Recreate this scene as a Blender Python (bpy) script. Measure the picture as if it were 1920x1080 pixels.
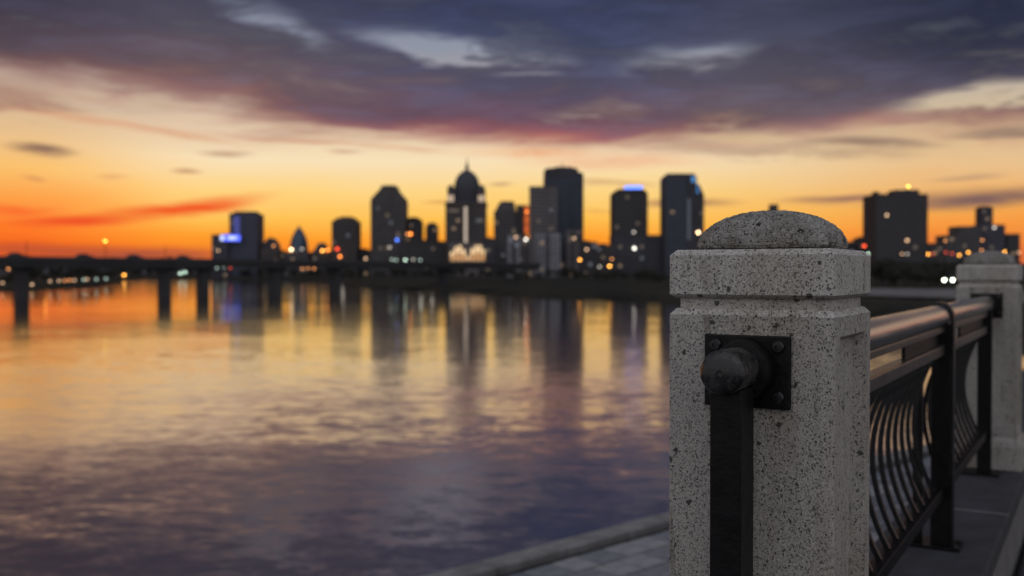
import bpy, bmesh, math, random
from mathutils import Vector, Matrix

random.seed(7)
scene = bpy.context.scene
for o in list(bpy.data.objects):
    bpy.data.objects.remove(o, do_unlink=True)
COL = scene.collection
R = math.radians

# ------------------------------------------------------------------ camera
EYE = 8.0            # metres above the river
FPX = 1870.0         # focal length in pixels of a 1920 wide frame
HOR = 511.0          # horizon row
cd = bpy.data.cameras.new('camera')
cam = bpy.data.objects.new('camera', cd)
COL.objects.link(cam)
cam.location = (0, 0, EYE)
cam.rotation_euler = (R(90) - math.atan((540 - HOR) / FPX), 0, 0)
cd.sensor_width = 36
cd.lens = 36 * FPX / 1920
cd.clip_start = 0.05
cd.clip_end = 60000
cd.dof.use_dof = True
cd.dof.focus_distance = 1.86
cd.dof.aperture_fstop = 3.2
scene.camera = cam


def s2l(c):
    out = []
    for v in c[:3]:
        v /= 255.0
        out.append(v / 12.92 if v <= 0.04045 else ((v + 0.055) / 1.055) ** 2.4)
    return (*out, 1.0)


# ------------------------------------------------------------------ world
world = bpy.data.worlds.new('World')
scene.world = world
world.use_nodes = True
wt = world.node_tree
wt.nodes.clear()
world.cycles.sampling_method = 'NONE'


class NG:
    """small helper for node maths"""

    def __init__(self, nt):
        self.nt = nt

    def put(self, sock, v):
        if v is None:
            return
        if hasattr(v, 'is_output'):
            self.nt.links.new(v, sock)
        else:
            sock.default_value = v

    def m(self, op, a, b=None, c=None, clamp=False):
        n = self.nt.nodes.new('ShaderNodeMath')
        n.operation = op
        n.use_clamp = clamp
        self.put(n.inputs[0], a)
        self.put(n.inputs[1], b)
        self.put(n.inputs[2], c)
        return n.outputs[0]

    def add(self, *a):
        r = a[0]
        for x in a[1:]:
            r = self.m('ADD', r, x)
        return r

    def mul(self, *a):
        r = a[0]
        for x in a[1:]:
            r = self.m('MULTIPLY', r, x)
        return r

    def sub(self, a, b):
        return self.m('SUBTRACT', a, b)

    def ss(self, x, lo, hi, a=0.0, b=1.0):
        n = self.nt.nodes.new('ShaderNodeMapRange')
        n.interpolation_type = 'SMOOTHSTEP'
        self.put(n.inputs['Value'], x)
        self.put(n.inputs['From Min'], lo)
        self.put(n.inputs['From Max'], hi)
        self.put(n.inputs['To Min'], a)
        self.put(n.inputs['To Max'], b)
        return n.outputs[0]

    def noise(self, vec, scale, detail=4, rough=0.5, dist=0.0):
        n = self.nt.nodes.new('ShaderNodeTexNoise')
        self.put(n.inputs['Vector'], vec)
        n.inputs['Scale'].default_value = scale
        n.inputs['Detail'].default_value = detail
        n.inputs['Roughness'].default_value = rough
        n.inputs['Distortion'].default_value = dist
        return n

    def vscale(self, vec, s):
        n = self.nt.nodes.new('ShaderNodeVectorMath')
        n.operation = 'MULTIPLY'
        self.put(n.inputs[0], vec)
        n.inputs[1].default_value = s
        return n.outputs[0]

    def vadd(self, vec, s):
        n = self.nt.nodes.new('ShaderNodeVectorMath')
        n.operation = 'ADD'
        self.put(n.inputs[0], vec)
        self.put(n.inputs[1], s)
        return n.outputs[0]

    def ramp(self, fac, stops, interp='LINEAR'):
        n = self.nt.nodes.new('ShaderNodeValToRGB')
        n.color_ramp.interpolation = interp
        el = n.color_ramp.elements
        while len(el) < len(stops):
            el.new(0.5)
        for e, (p, c) in zip(el, stops):
            e.position = p
            e.color = c
        self.put(n.inputs[0], fac)
        return n.outputs[0]

    def mix(self, fac, a, b, blend='MIX'):
        n = self.nt.nodes.new('ShaderNodeMix')
        n.data_type = 'RGBA'
        n.blend_type = blend
        self.put(n.inputs[0], fac)
        self.put(n.inputs[6], a)
        self.put(n.inputs[7], b)
        return n.outputs[2]


W = NG(wt)


def az(x):
    return math.atan((x - 960) / FPX)


def elv(x, y):
    return math.atan((HOR - y) / FPX * math.cos(az(x)))


tc = wt.nodes.new('ShaderNodeTexCoord')
dirv = tc.outputs['Generated']
sx = wt.nodes.new('ShaderNodeSeparateXYZ')
wt.links.new(dirv, sx.inputs[0])
DX, DY, DZ = sx.outputs
U0 = W.m('ARCTAN2', DX, DY)
V0 = W.m('ARCSINE', DZ)
flat = W.vscale(dirv, (1.0, 1.0, 4.5))
nA = W.noise(flat, 4.2, 3, 0.55, 0.0)
nB = W.noise(W.vadd(W.vscale(dirv, (1.0, 1.0, 5.5)), (7.3, 2.1, 4.4)), 8.0, 4, 0.62, 0.35)
nC = W.noise(W.vadd(flat, (1.7, 9.2, 3.1)), 2.2, 3, 0.5, 0.0)
sepA = wt.nodes.new('ShaderNodeSeparateColor')
wt.links.new(nA.outputs['Color'], sepA.inputs[0])
wa = W.sub(sepA.outputs[0], 0.5)
wb = W.sub(sepA.outputs[1], 0.5)
fB = nB.outputs['Fac']
fC = nC.outputs['Fac']
fBc = W.sub(fB, 0.5)
U = W.add(U0, W.mul(wa, 0.16))
V = W.add(V0, W.mul(wb, 0.050), W.mul(fBc, 0.055))
Vs = W.add(V0, W.mul(wb, 0.018), W.mul(fBc, 0.012))     # gently warped


def combine(a, b):
    n = wt.nodes.new('ShaderNodeCombineXYZ')
    W.put(n.inputs[0], a)
    W.put(n.inputs[1], b)
    return n.outputs[0]


UVW = combine(U, V)
UVS = combine(W.add(U0, W.mul(wa, 0.07)), W.add(V0, W.mul(wb, 0.018), W.mul(fBc, 0.012)))


def blob(x, y, rx, ry, slope=0.0, uv=None, k=1.0):
    """soft elliptical patch at an azimuth/elevation (given through photo pixels)"""
    n = wt.nodes.new('ShaderNodeMapping')
    n.vector_type = 'TEXTURE'
    W.put(n.inputs['Vector'], UVW if uv is None else uv)
    n.inputs['Location'].default_value = (az(x), elv(x, y), 0)
    n.inputs['Rotation'].default_value = (0, 0, math.atan(slope))
    n.inputs['Scale'].default_value = (rx / FPX, ry / FPX, 1)
    ln = wt.nodes.new('ShaderNodeVectorMath')
    ln.operation = 'LENGTH'
    W.put(ln.inputs[0], n.outputs[0])
    return W.ss(ln.outputs['Value'], 1.0, 0.1, 0.0, k)


def vpos(y):
    return max(0.0, min(1.0, math.atan((HOR - y) / FPX) / 0.30))


# clear evening air: warm at the horizon, pale higher, grey-blue above
Vn = W.m('DIVIDE', Vs, 0.30, clamp=True)
clear_mid = W.ramp(Vn, [
    (0.0, s2l((216, 92, 42))), (vpos(480), s2l((244, 122, 38))), (vpos(448), s2l((255, 158, 46))),
    (vpos(412), s2l((255, 192, 82))), (vpos(360), s2l((253, 212, 130))), (vpos(305), s2l((247, 224, 184))),
    (vpos(235), s2l((220, 194, 168))), (vpos(165), s2l((170, 162, 160))), (vpos(90), s2l((142, 148, 164))), (1.0, s2l((112, 122, 146)))])
clear_left = W.ramp(Vn, [
    (0.0, s2l((222, 92, 36))), (vpos(470), s2l((244, 100, 30))), (vpos(430), s2l((254, 126, 42))),
    (vpos(380), s2l((252, 160, 72))), (vpos(330), s2l((250, 192, 108))), (vpos(285), s2l((236, 194, 138))),
    (vpos(225), s2l((208, 180, 152))), (vpos(160), s2l((176, 160, 154))), (vpos(90), s2l((140, 146, 162))), (1.0, s2l((112, 122, 146)))])
clear_right = W.ramp(Vn, [
    (0.0, s2l((190, 92, 62))), (vpos(470), s2l((232, 118, 56))), (vpos(430), s2l((248, 150, 62))),
    (vpos(395), s2l((244, 172, 84))), (vpos(325), s2l((233, 192, 140))), (vpos(285), s2l((222, 190, 148))),
    (vpos(225), s2l((204, 184, 156))), (vpos(165), s2l((182, 172, 164))), (vpos(90), s2l((138, 146, 162))), (1.0, s2l((112, 122, 146)))])
clear = W.mix(W.ss(U0, az(420), az(20)), clear_mid, clear_left)
clear = W.mix(W.ss(U0, az(1150), az(1800)), clear, clear_right)
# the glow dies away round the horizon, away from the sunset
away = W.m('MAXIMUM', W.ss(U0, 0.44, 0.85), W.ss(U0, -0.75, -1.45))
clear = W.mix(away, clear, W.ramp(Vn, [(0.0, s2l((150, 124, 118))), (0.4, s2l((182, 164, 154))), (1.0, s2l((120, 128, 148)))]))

# the cloud bank: its lower edge, by azimuth
un = W.m('MULTIPLY_ADD', U0, 1 / 1.2, 0.5, clamp=True)


def upos(x):
    return az(x) / 1.2 + 0.5


def edge(x, y):
    v = elv(x, y)
    return (upos(x), (v, v, v, 1))


edge_v = W.ramp(un, [edge(-300, 165), edge(0, 152), edge(150, 162), edge(330, 190), edge(520, 226), edge(800, 258), edge(1080, 288),
                     edge(1250, 276), edge(1450, 250), edge(1700, 244), edge(1900, 246), edge(2050, 225), edge(2230, 175)])
above = W.sub(V, edge_v)
bank = W.ss(above, -0.016, 0.020)
# torn openings in the bank
gaps = W.m('MAXIMUM', blob(545, 52, 150, 46, -0.45, k=0.75), blob(880, 96, 230, 44, -0.14, k=1.25))
gaps = W.m('MAXIMUM', gaps, blob(470, 5, 120, 30, -0.2, k=0.5))
gaps = W.m('MAXIMUM', gaps, blob(1290, 100, 160, 38, 0.05, k=0.8))
gaps = W.m('MAXIMUM', gaps, blob(1830, 178, 210, 40, 0.06, k=1.3))
gaps = W.m('MAXIMUM', gaps, blob(1120, 212, 110, 22, 0.05, k=0.35))
gaps = W.m('MAXIMUM', gaps, blob(730, 240, 130, 14, 0.0, k=0.4))
# the bank goes on over the rest of the sky with the same kind of openings
gap_far = W.mul(W.ss(fC, 0.52, 0.70), W.ss(V0, 0.27, 0.40), 0.7)
gaps = W.m('MAXIMUM', gaps, gap_far)
gaps = W.mul(gaps, W.ss(fB, 0.38, 0.58, 0.12, 1.25))
bank = W.mul(bank, W.sub(1.0, W.m('MINIMUM', gaps, 1.0)))
bank = W.mul(bank, W.ss(fB, 0.25, 0.5, 0.80, 1.0))

# colour of the bank: rose underside, mauve body, slate higher up
h = W.m('DIVIDE', W.add(above, W.mul(wb, 0.02), 0.016), 0.145, clamp=True)
body_col = W.ramp(h, [(0.0, s2l((188, 120, 96))), (0.13, s2l((142, 96, 90))), (0.30, s2l((98, 82, 90))),
                      (0.50, s2l((80, 75, 90))), (0.80, s2l((68, 69, 88))), (1.0, s2l((58, 62, 84)))])
rose_col = W.ramp(h, [(0.0, s2l((208, 116, 92))), (0.13, s2l((160, 92, 92))), (0.32, s2l((104, 78, 94))),
                      (0.50, s2l((76, 72, 92))), (0.80, s2l((60, 66, 92))), (1.0, s2l((54, 60, 88)))])
rose = W.mul(W.ss(U, az(380), az(900)), W.ss(U, az(1420), az(1060)))
cloud = W.mix(rose, body_col, rose_col)
cloud = W.mix(W.mul(W.ss(U0, az(1350), az(1900)), W.ss(V0, elv(1700, 240), elv(1700, 30))), cloud, s2l((40, 45, 66)))
cloud = W.mix(W.mul(W.ss(U0, az(420), az(0)), W.ss(V0, elv(100, 200), elv(100, 20)), 0.6), cloud, s2l((44, 42, 62)))
mod = W.mul(W.ss(fC, 0.3, 0.72, 0.84, 1.22), W.ss(fB, 0.3, 0.72, 0.74, 1.42))
vm = wt.nodes.new('ShaderNodeVectorMath')
vm.operation = 'SCALE'
wt.links.new(cloud, vm.inputs[0])
wt.links.new(mod, vm.inputs['Scale'])
cloud = vm.outputs[0]
sky = W.mix(bank, clear, cloud)


tex = W.ss(fB, 0.25, 0.6, 0.55, 1.0)


def streak(sky, x, y, rx, ry, slope, col, k, wild=False):
    b = blob(x, y, rx, ry, slope, None if wild else UVS, k)
    return W.mix(W.mul(b, tex), sky, s2l(col))


# smaller clouds low in the sky
sky = streak(sky, 60, 196, 150, 30, -0.05, (150, 100, 92), 0.75, True)
sky = streak(sky, 235, 192, 130, 26, -0.08, (206, 186, 160), 0.6, True)
sky = streak(sky, 250, 238, 260, 12, -0.10, (214, 140, 104), 0.6)
sky = streak(sky, 560, 262, 240, 10, -0.06, (196, 128, 104), 0.55)
sky = streak(sky, 760, 283, 120, 9, -0.04, (214, 150, 118), 0.5)
sky = streak(sky, 85, 280, 78, 15, -0.06, (112, 84, 84), 0.95)
sky = streak(sky, 415, 285, 66, 11, 0.05, (176, 136, 112), 0.7)
sky = streak(sky, 635, 287, 44, 7, 0.0, (186, 132, 106), 0.65)
sky = streak(sky, 350, 319, 36, 7, 0.0, (176, 122, 92), 0.7)
sky = streak(sky, 215, 328, 44, 8, 0.0, (214, 150, 98), 0.5)
sky = streak(sky, 40, 328, 36, 9, -0.1, (196, 130, 90), 0.6)
sky = streak(sky, 340, 385, 200, 19, 0.13, (240, 84, 36), 1.0)
sky = streak(sky, 145, 413, 160, 16, 0.06, (238, 82, 40), 1.0)
sky = streak(sky, 10, 392, 110, 16, 0.0, (248, 104, 48), 0.8)
sky = streak(sky, 120, 470, 330, 18, 0.0, (168, 78, 56), 0.75)
sky = streak(sky, 300, 478, 170, 14, 0.0, (150, 76, 66), 0.8)
sky = streak(sky, 940, 347, 38, 7, 0.1, (188, 146, 110), 0.8)
sky = streak(sky, 1150, 345, 110, 9, -0.05, (196, 150, 112), 0.7)
sky = streak(sky, 815, 377, 40, 6, 0.0, (208, 138, 70), 0.6)
sky = streak(sky, 1120, 398, 45, 8, 0.0, (222, 158, 84), 0.6)
sky = streak(sky, 1290, 378, 130, 12, 0.0, (146, 98, 86), 0.85)
sky = streak(sky, 1580, 369, 150, 12, 0.02, (140, 100, 92), 0.9)
sky = streak(sky, 1860, 368, 260, 26, 0.0, (116, 90, 92), 0.95)
sky = streak(sky, 1800, 330, 80, 10, 0.05, (170, 136, 112), 0.6)
sky = streak(sky, 1500, 278, 330, 28, -0.04, (150, 116, 100), 0.55, True)
sky = streak(sky, 1640, 268, 150, 13, -0.10, (124, 98, 92), 0.8)
sky = streak(sky, 1880, 250, 140, 12, 0.0, (120, 100, 96), 0.7)
sky = streak(sky, 1400, 258, 130, 13, -0.03, (226, 196, 150), 0.6)
sky = streak(sky, 1160, 305, 240, 22, 0.0, (236, 156, 112), 0.5)
sky = streak(sky, 1030, 262, 150, 20, 0.0, (186, 104, 92), 0.4)
sky = streak(sky, 1000, 290, 190, 16, 0.0, (240, 164, 112), 0.6)

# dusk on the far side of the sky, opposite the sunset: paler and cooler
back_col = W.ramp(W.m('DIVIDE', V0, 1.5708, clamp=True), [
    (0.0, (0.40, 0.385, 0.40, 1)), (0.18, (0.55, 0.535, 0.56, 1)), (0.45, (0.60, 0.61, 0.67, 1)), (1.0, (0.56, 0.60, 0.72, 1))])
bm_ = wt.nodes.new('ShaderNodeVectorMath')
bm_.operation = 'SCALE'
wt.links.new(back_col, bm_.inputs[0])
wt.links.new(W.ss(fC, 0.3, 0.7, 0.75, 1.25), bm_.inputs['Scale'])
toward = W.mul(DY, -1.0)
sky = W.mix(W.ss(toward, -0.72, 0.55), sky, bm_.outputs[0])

nish = wt.nodes.new('ShaderNodeTexSky')
nish.sky_type = 'NISHITA'
nish.sun_disc = False
SUN_EL, SUN_AZ = R(1.0), az(330)
nish.sun_elevation = SUN_EL
nish.sun_rotation = SUN_AZ
nish.air_density = 1.5
nish.dust_density = 2.0
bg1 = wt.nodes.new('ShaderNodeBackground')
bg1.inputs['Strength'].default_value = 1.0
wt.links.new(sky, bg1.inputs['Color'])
bg2 = wt.nodes.new('ShaderNodeBackground')
bg2.inputs['Strength'].default_value = 0.002
wt.links.new(nish.outputs[0], bg2.inputs['Color'])
ad = wt.nodes.new('ShaderNodeAddShader')
wt.links.new(bg1.outputs[0], ad.inputs[0])
wt.links.new(bg2.outputs[0], ad.inputs[1])
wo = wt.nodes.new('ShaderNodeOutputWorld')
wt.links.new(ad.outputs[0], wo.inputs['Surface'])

# ------------------------------------------------------------------ last low sun
sl = bpy.data.lights.new('sun', 'SUN')
sl.energy = 0.01
sl.angle = R(45)
sl.color = (1.0, 0.62, 0.35)
so = bpy.data.objects.new('sun', sl)
COL.objects.link(so)
sun_dir = Vector((math.sin(SUN_AZ) * math.cos(SUN_EL), math.cos(SUN_AZ) * math.cos(SUN_EL), math.sin(SUN_EL)))
so.rotation_euler = sun_dir.to_track_quat('Z', 'Y').to_euler()
so.location = (0, 0, 60)

scene.view_settings.view_transform = 'Standard'
scene.view_settings.look = 'None'
scene.view_settings.exposure = 0.0
scene.view_settings.gamma = 1.0
scene.view_settings.use_curve_mapping = False
scene.render.engine = 'CYCLES'
scene.cycles.use_denoising = True
scene.cycles.max_bounces = 6
scene.cycles.diffuse_bounces = 3
scene.cycles.glossy_bounces = 4
scene.cycles.sample_clamp_indirect = 6.0
scene.cycles.caustics_reflective = False
scene.cycles.caustics_refractive = False
scene.cycles.use_adaptive_sampling = False
scene.cycles.blur_glossy = 0.0


# ------------------------------------------------------------------ materials
def new_mat(name):
    m = bpy.data.materials.new(name)
    m.use_nodes = True
    nt = m.node_tree
    p = nt.nodes['Principled BSDF']
    return m, NG(nt), p


def simple(name, col, rough=0.7, metal=0.0, var=0.25, scale=3.0, bump=0.0, coord='Object'):
    m, g, p = new_mat(name)
    t = g.nt.nodes.new('ShaderNodeTexCoord')
    n = g.noise(t.outputs[coord], scale, 5, 0.6)
    f = g.ss(n.outputs['Fac'], 0.3, 0.7)
    c0 = tuple(c * (1 - var) for c in col) + (1,)
    c1 = tuple(min(1, c * (1 + var)) for c in col) + (1,)
    g.put(p.inputs['Base Color'], g.mix(f, c0, c1))
    p.inputs['Roughness'].default_value = rough
    p.inputs['Metallic'].default_value = metal
    if bump:
        b = g.nt.nodes.new('ShaderNodeBump')
        b.inputs['Strength'].default_value = bump
        b.inputs['Distance'].default_value = 0.01
        g.put(b.inputs['Height'], n.outputs['Fac'])
        g.put(p.inputs['Normal'], b.outputs[0])
    return m


def glow(name, col, strength):
    m, g, p = new_mat(name)
    p.inputs['Base Color'].default_value = (0.1, 0.1, 0.1, 1)
    p.inputs['Emission Color'].default_value = (*col, 1)
    p.inputs['Emission Strength'].default_value = strength
    try:
        m.cycles.emission_sampling = 'NONE'
    except Exception:
        pass
    return m


def stone_mat(name, base, scale=1.0, dirty=0.0, fleck=1.0):
    """pale terrazzo-like cast stone with dark chips and small pits"""
    m, g, p = new_mat(name)
    nt = g.nt
    t = nt.nodes.new('ShaderNodeTexCoord')
    co = t.outputs['Object']
    warp = g.noise(co, 170 * scale, 2, 0.6)
    cw = g.vadd(co, g.vscale(g.vadd(warp.outputs['Color'], (-0.5, -0.5, -0.5)), (0.011, 0.011, 0.011)))

    def chips(sc, lo, hi, keep, stretch):
        v = nt.nodes.new('ShaderNodeTexVoronoi')
        v.inputs['Scale'].default_value = sc * scale
        g.put(v.inputs['Vector'], g.vscale(cw, stretch))
        r = nt.nodes.new('ShaderNodeSeparateColor')
        g.put(r.inputs[0], v.outputs['Color'])
        size = g.mul(g.ss(r.outputs[0], 1 - keep, 1.0, 0.13, 0.45), g.m('GREATER_THAN', r.outputs[0], 1 - keep))
        d = g.sub(v.outputs['Distance'], size)
        return g.ss(d, lo, hi, 1.0, 0.0), r.outputs[1]
    a, ra = chips(165, -0.05, 0.05, 0.74, (1.0, 1.25, 1.0))
    b, rb = chips(360, -0.05, 0.06, 0.74, (1.0, 1.0, 1.35))
    big, rg = chips(70, -0.02, 0.02, 0.055, (1.0, 1.0, 1.0))
    n1 = g.noise(co, 9 * scale, 5, 0.6)
    n2 = g.noise(co, 420 * scale, 3, 0.6)
    n3 = g.noise(g.vscale(co, (1, 1, 0.25)), 5, 5, 0.65)
    ch = g.m('MAXIMUM', g.mul(a, g.ss(ra, 0.0, 1.0, 0.60, 1.0)), g.mul(b, g.ss(rb, 0.0, 1.0, 0.50, 1.0)))
    ch = g.mul(ch, g.ss(n1.outputs['Fac'], 0.35, 0.65, 0.75, 1.0), fleck)
    lt, rl = chips(240, -0.05, 0.08, 0.5, (1.2, 1.0, 0.9))
    ch = g.m('MAXIMUM', ch, g.mul(big, 0.9 * fleck))
    c0 = tuple(c * 0.80 for c in base) + (1,)
    c1 = tuple(c * 1.16 for c in base) + (1,)
    col = g.mix(n2.outputs['Fac'], c0, c1)
    col = g.mix(g.ss(n3.outputs['Fac'], 0.42, 0.68, 0.0, 0.7), col, (base[0] * 0.62, base[1] * 0.58, base[2] * 0.50, 1))
    gs = g.noise(g.vscale(co, (1, 1, 0.10)), 34, 4, 0.6)
    col = g.mix(g.mul(g.ss(gs.outputs['Fac'], 0.48, 0.70, 0.0, 0.75), g.ss(n1.outputs['Fac'], 0.35, 0.6)), col, (base[0] * 0.45, base[1] * 0.42, base[2] * 0.38, 1))
    if dirty:
        n4 = g.noise(co, 14, 5, 0.65)
        col = g.mix(g.ss(n4.outputs['Fac'], 0.38, 0.66, 0.15, dirty), col, (0.125, 0.108, 0.075, 1))
    col = g.mix(g.mul(lt, 0.45), col, (min(.8, base[0] * 1.45), min(.8, base[1] * 1.42), min(.8, base[2] * 1.36), 1))
    col = g.mix(ch, col, (0.022, 0.021, 0.021, 1))
    g.put(p.inputs['Base Color'], col)
    p.inputs['Roughness'].default_value = 0.82
    bp = nt.nodes.new('ShaderNodeBump')
    bp.inputs['Strength'].default_value = 0.9
    bp.inputs['Distance'].default_value = 0.0016
    hgt = g.sub(g.add(g.mul(n2.outputs['Fac'], 0.9), g.mul(n1.outputs['Fac'], 0.6)), g.mul(ch, 1.1))
    g.put(bp.inputs['Height'], hgt)
    g.put(p.inputs['Normal'], bp.outputs[0])
    return m


M = {}
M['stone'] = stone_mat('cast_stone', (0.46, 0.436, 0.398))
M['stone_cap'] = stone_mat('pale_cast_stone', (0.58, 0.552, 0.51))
M['stone_dome'] = stone_mat('weathered_cast_stone', (0.40, 0.388, 0.365), dirty=0.60, fleck=1.3)
M['black'] = simple('black_painted_steel', (0.004, 0.004, 0.0045), 0.42, 0.0, 0.5, 30, 0.25)
M['black'].node_tree.nodes['Principled BSDF'].inputs['Specular IOR Level'].default_value = 0.22
m, g, p = new_mat('worn_black_paint')
t = g.nt.nodes.new('ShaderNodeTexCoord')
n1 = g.noise(t.outputs['Object'], 38, 6, 0.65)
n2 = g.noise(t.outputs['Object'], 160, 4, 0.6)
wear = g.mul(g.ss(n1.outputs['Fac'], 0.48, 0.62), g.ss(n2.outputs['Fac'], 0.3, 0.6, 0.3, 1.0))
g.put(p.inputs['Base Color'], g.mix(wear, (0.012, 0.012, 0.014, 1), (0.075, 0.070, 0.063, 1)))
g.put(p.inputs['Metallic'], g.mul(wear, 0.6))
g.put(p.inputs['Roughness'], g.ss(n1.outputs['Fac'], 0.35, 0.65, 0.13, 0.32))
b = g.nt.nodes.new('ShaderNodeBump')
b.inputs['Strength'].default_value = 0.12
b.inputs['Distance'].default_value = 0.003
g.put(b.inputs['Height'], n1.outputs['Fac'])
g.put(p.inputs['Normal'], b.outputs[0])
M['cap'] = m
M['gloss'] = simple('gloss_black_steel', (0.005, 0.005, 0.006), 0.26, 0.0, 0.4, 30, 0.15)
m, g, p = new_mat('worn_bronze_rail')
t = g.nt.nodes.new('ShaderNodeTexCoord')
n1 = g.noise(g.vscale(t.outputs['Object'], (0.05, 1, 1)), 70, 4, 0.6)
n2 = g.noise(g.vscale(t.outputs['Object'], (0.08, 1, 1)), 240, 3, 0.6)
f = g.ss(n1.outputs['Fac'], 0.35, 0.7)
g.put(p.inputs['Base Color'], g.mix(f, (0.52, 0.50, 0.49, 1), (0.66, 0.64, 0.625, 1)))
p.inputs['Metallic'].default_value = 1.0
g.put(p.inputs['Roughness'], g.ss(n1.outputs['Fac'], 0.3, 0.75, 0.20, 0.27))
b = g.nt.nodes.new('ShaderNodeBump')
b.inputs['Strength'].default_value = 0.02
b.inputs['Distance'].default_value = 0.0003
g.put(b.inputs['Height'], g.add(n1.outputs['Fac'], n2.outputs['Fac']))
g.put(p.inputs['Normal'], b.outputs[0])
M['rail'] = m
M['flat_rail'] = simple('brown_painted_steel', (0.11, 0.104, 0.10), 0.28, 0.7, 0.35, 25, 0.2)
M['coping'] = simple('dark_bluestone', (0.036, 0.037, 0.043), 0.78, 0.0, 0.28, 7, 0.35)
M['wall_stone'] = simple('wall_concrete', (0.16, 0.155, 0.15), 0.9, 0, 0.2, 4, 0.4)
M['paving'] = simple('walkway_concrete', (0.045, 0.046, 0.052), 0.85, 0, 0.3, 5, 0.4)
M['paver_a'] = simple('grey_paver', (0.20, 0.205, 0.22), 0.75, 0, 0.2, 6, 0.2)
M['paver_b'] = simple('pale_paver', (0.29, 0.285, 0.29), 0.75, 0, 0.2, 6, 0.2)
M['paver_c'] = simple('slate_paver', (0.14, 0.146, 0.165), 0.75, 0, 0.2, 6, 0.2)
M['joint'] = simple('paver_joint', (0.03, 0.03, 0.034), 0.95, 0, 0.2, 6)
M['kerb'] = simple('kerb_concrete', (0.21, 0.205, 0.20), 0.85, 0, 0.25, 5, 0.3)


# ------------------------------------------------------------------ mesh helpers
class MB:
    def __init__(self):
        self.v, self.f = [], []

    def quad(self, a, b, c, d):
        i = len(self.v)
        self.v += [a, b, c, d]
        self.f.append((i, i + 1, i + 2, i + 3))
        return self

    def box(self, x0, x1, y0, y1, z0, z1):
        i = len(self.v)
        self.v += [(x0, y0, z0), (x1, y0, z0), (x1, y1, z0), (x0, y1, z0), (x0, y0, z1), (x1, y0, z1), (x1, y1, z1), (x0, y1, z1)]
        for q in ((0, 3, 2, 1), (4, 5, 6, 7), (0, 1, 5, 4), (1, 2, 6, 5), (2, 3, 7, 6), (3, 0, 4, 7)):
            self.f.append(tuple(i + k for k in q))
        return self

    def loops(self, rings, cap0=True, cap1=True):
        n = len(rings[0])
        base = len(self.v)
        for r in rings:
            self.v += [tuple(q) for q in r]
        for k in range(len(rings) - 1):
            a, b = base + k * n, base + (k + 1) * n
            for i in range(n):
                j = (i + 1) % n
                self.f.append((a + i, a + j, b + j, b + i))
        if cap0:
            self.f.append(tuple(base + i for i in reversed(range(n))))
        if cap1:
            self.f.append(tuple(base + (len(rings) - 1) * n + i for i in range(n)))
        return self

    def lathe(self, prof, n=16, cx=0, cy=0):
        rings = []
        for r, z in prof:
            rings.append([(cx + r * math.cos(2 * math.pi * k / n), cy + r * math.sin(2 * math.pi * k / n), z) for k in range(n)])
        return self.loops(rings)

    def lathe_x(self, prof, n=32, cy=0, cz=0):
        """turned about the local x axis: (radius, x)"""
        rings = []
        for r, x in prof:
            rings.append([(x, cy + r * math.cos(2 * math.pi * k / n), cz + r * math.sin(2 * math.pi * k / n)) for k in range(n)])
        return self.loops(rings)

    def rsq(self, prof, seg=5, pw=None):
        """stack of rounded squares: (half size, z, corner radius)"""
        rings = []
        for hs, z, cr in prof:
            ring = []
            for q in range(4):
                cxs = (1, -1, -1, 1)[q] * (hs - cr)
                cys = (1, 1, -1, -1)[q] * (hs - cr)
                for k in range(seg + 1):
                    a = math.pi / 2 * (q + k / seg)
                    ring.append((cxs + cr * math.cos(a), cys + cr * math.sin(a), z))
            rings.append(ring)
        return self.loops(rings)

    def sweep(self, pts, half_w, half_h, side):
        """rectangular bar along points; side = across vector (constant)"""
        rings = []
        side = Vector(side)
        for i, q in enumerate(pts):
            q = Vector(q)
            d = (Vector(pts[min(i + 1, len(pts) - 1)]) - Vector(pts[max(i - 1, 0)])).normalized()
            nrm = d.cross(side).normalized()
            rings.append([q + side * half_w + nrm * half_h, q - side * half_w + nrm * half_h, q - side * half_w - nrm * half_h, q + side * half_w - nrm * half_h])
        return self.loops(rings)

    def mesh(self, name, smooth=None):
        me = bpy.data.meshes.new(name)
        me.from_pydata(self.v, [], self.f)
        b = bmesh.new()
        b.from_mesh(me)
        bmesh.ops.recalc_face_normals(b, faces=b.faces)
        b.to_mesh(me)
        b.free()
        if smooth is not None:
            for pl in me.polygons:
                pl.use_smooth = True
            me.set_sharp_from_angle(angle=R(smooth))
        return me

    def build(self, name, mat, parent=None, smooth=None, loc=None, rotz=None, bevel=0.0):
        o = bpy.data.objects.new(name, self.mesh(name, smooth))
        o.data.materials.append(mat)
        COL.objects.link(o)
        o.parent = parent
        if loc is not None:
            o.location = loc
        if rotz is not None:
            o.rotation_euler.z = rotz
        if bevel:
            md = o.modifiers.new('bevel', 'BEVEL')
            md.width = bevel
            md.segments = 2
            md.limit_method = 'ANGLE'
        return o


def tag(o, label=None, cat=None, group=None, kind=None):
    if label:
        o['label'] = label
    if cat:
        o['category'] = cat
    if group:
        o['group'] = group
    if kind:
        o['kind'] = kind
    return o


def empty(name, loc, rz=0.0):
    o = bpy.data.objects.new(name, None)
    o.empty_display_size = 0.1
    COL.objects.link(o)
    o.location = loc
    o.rotation_euler.z = rz
    return o


def share(src, name, parent, loc, rotz=0.0, scale=None, rot=None):
    o = bpy.data.objects.new(name, src.data)
    COL.objects.link(o)
    o.parent = parent
    o.location = loc
    o.rotation_euler = rot if rot else (0, 0, rotz)
    if scale:
        o.scale = scale
    return o


def at(x, D):
    return (x - 960) / FPX * D


def zt(y, D):
    return EYE + (HOR - y) / FPX * D


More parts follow.
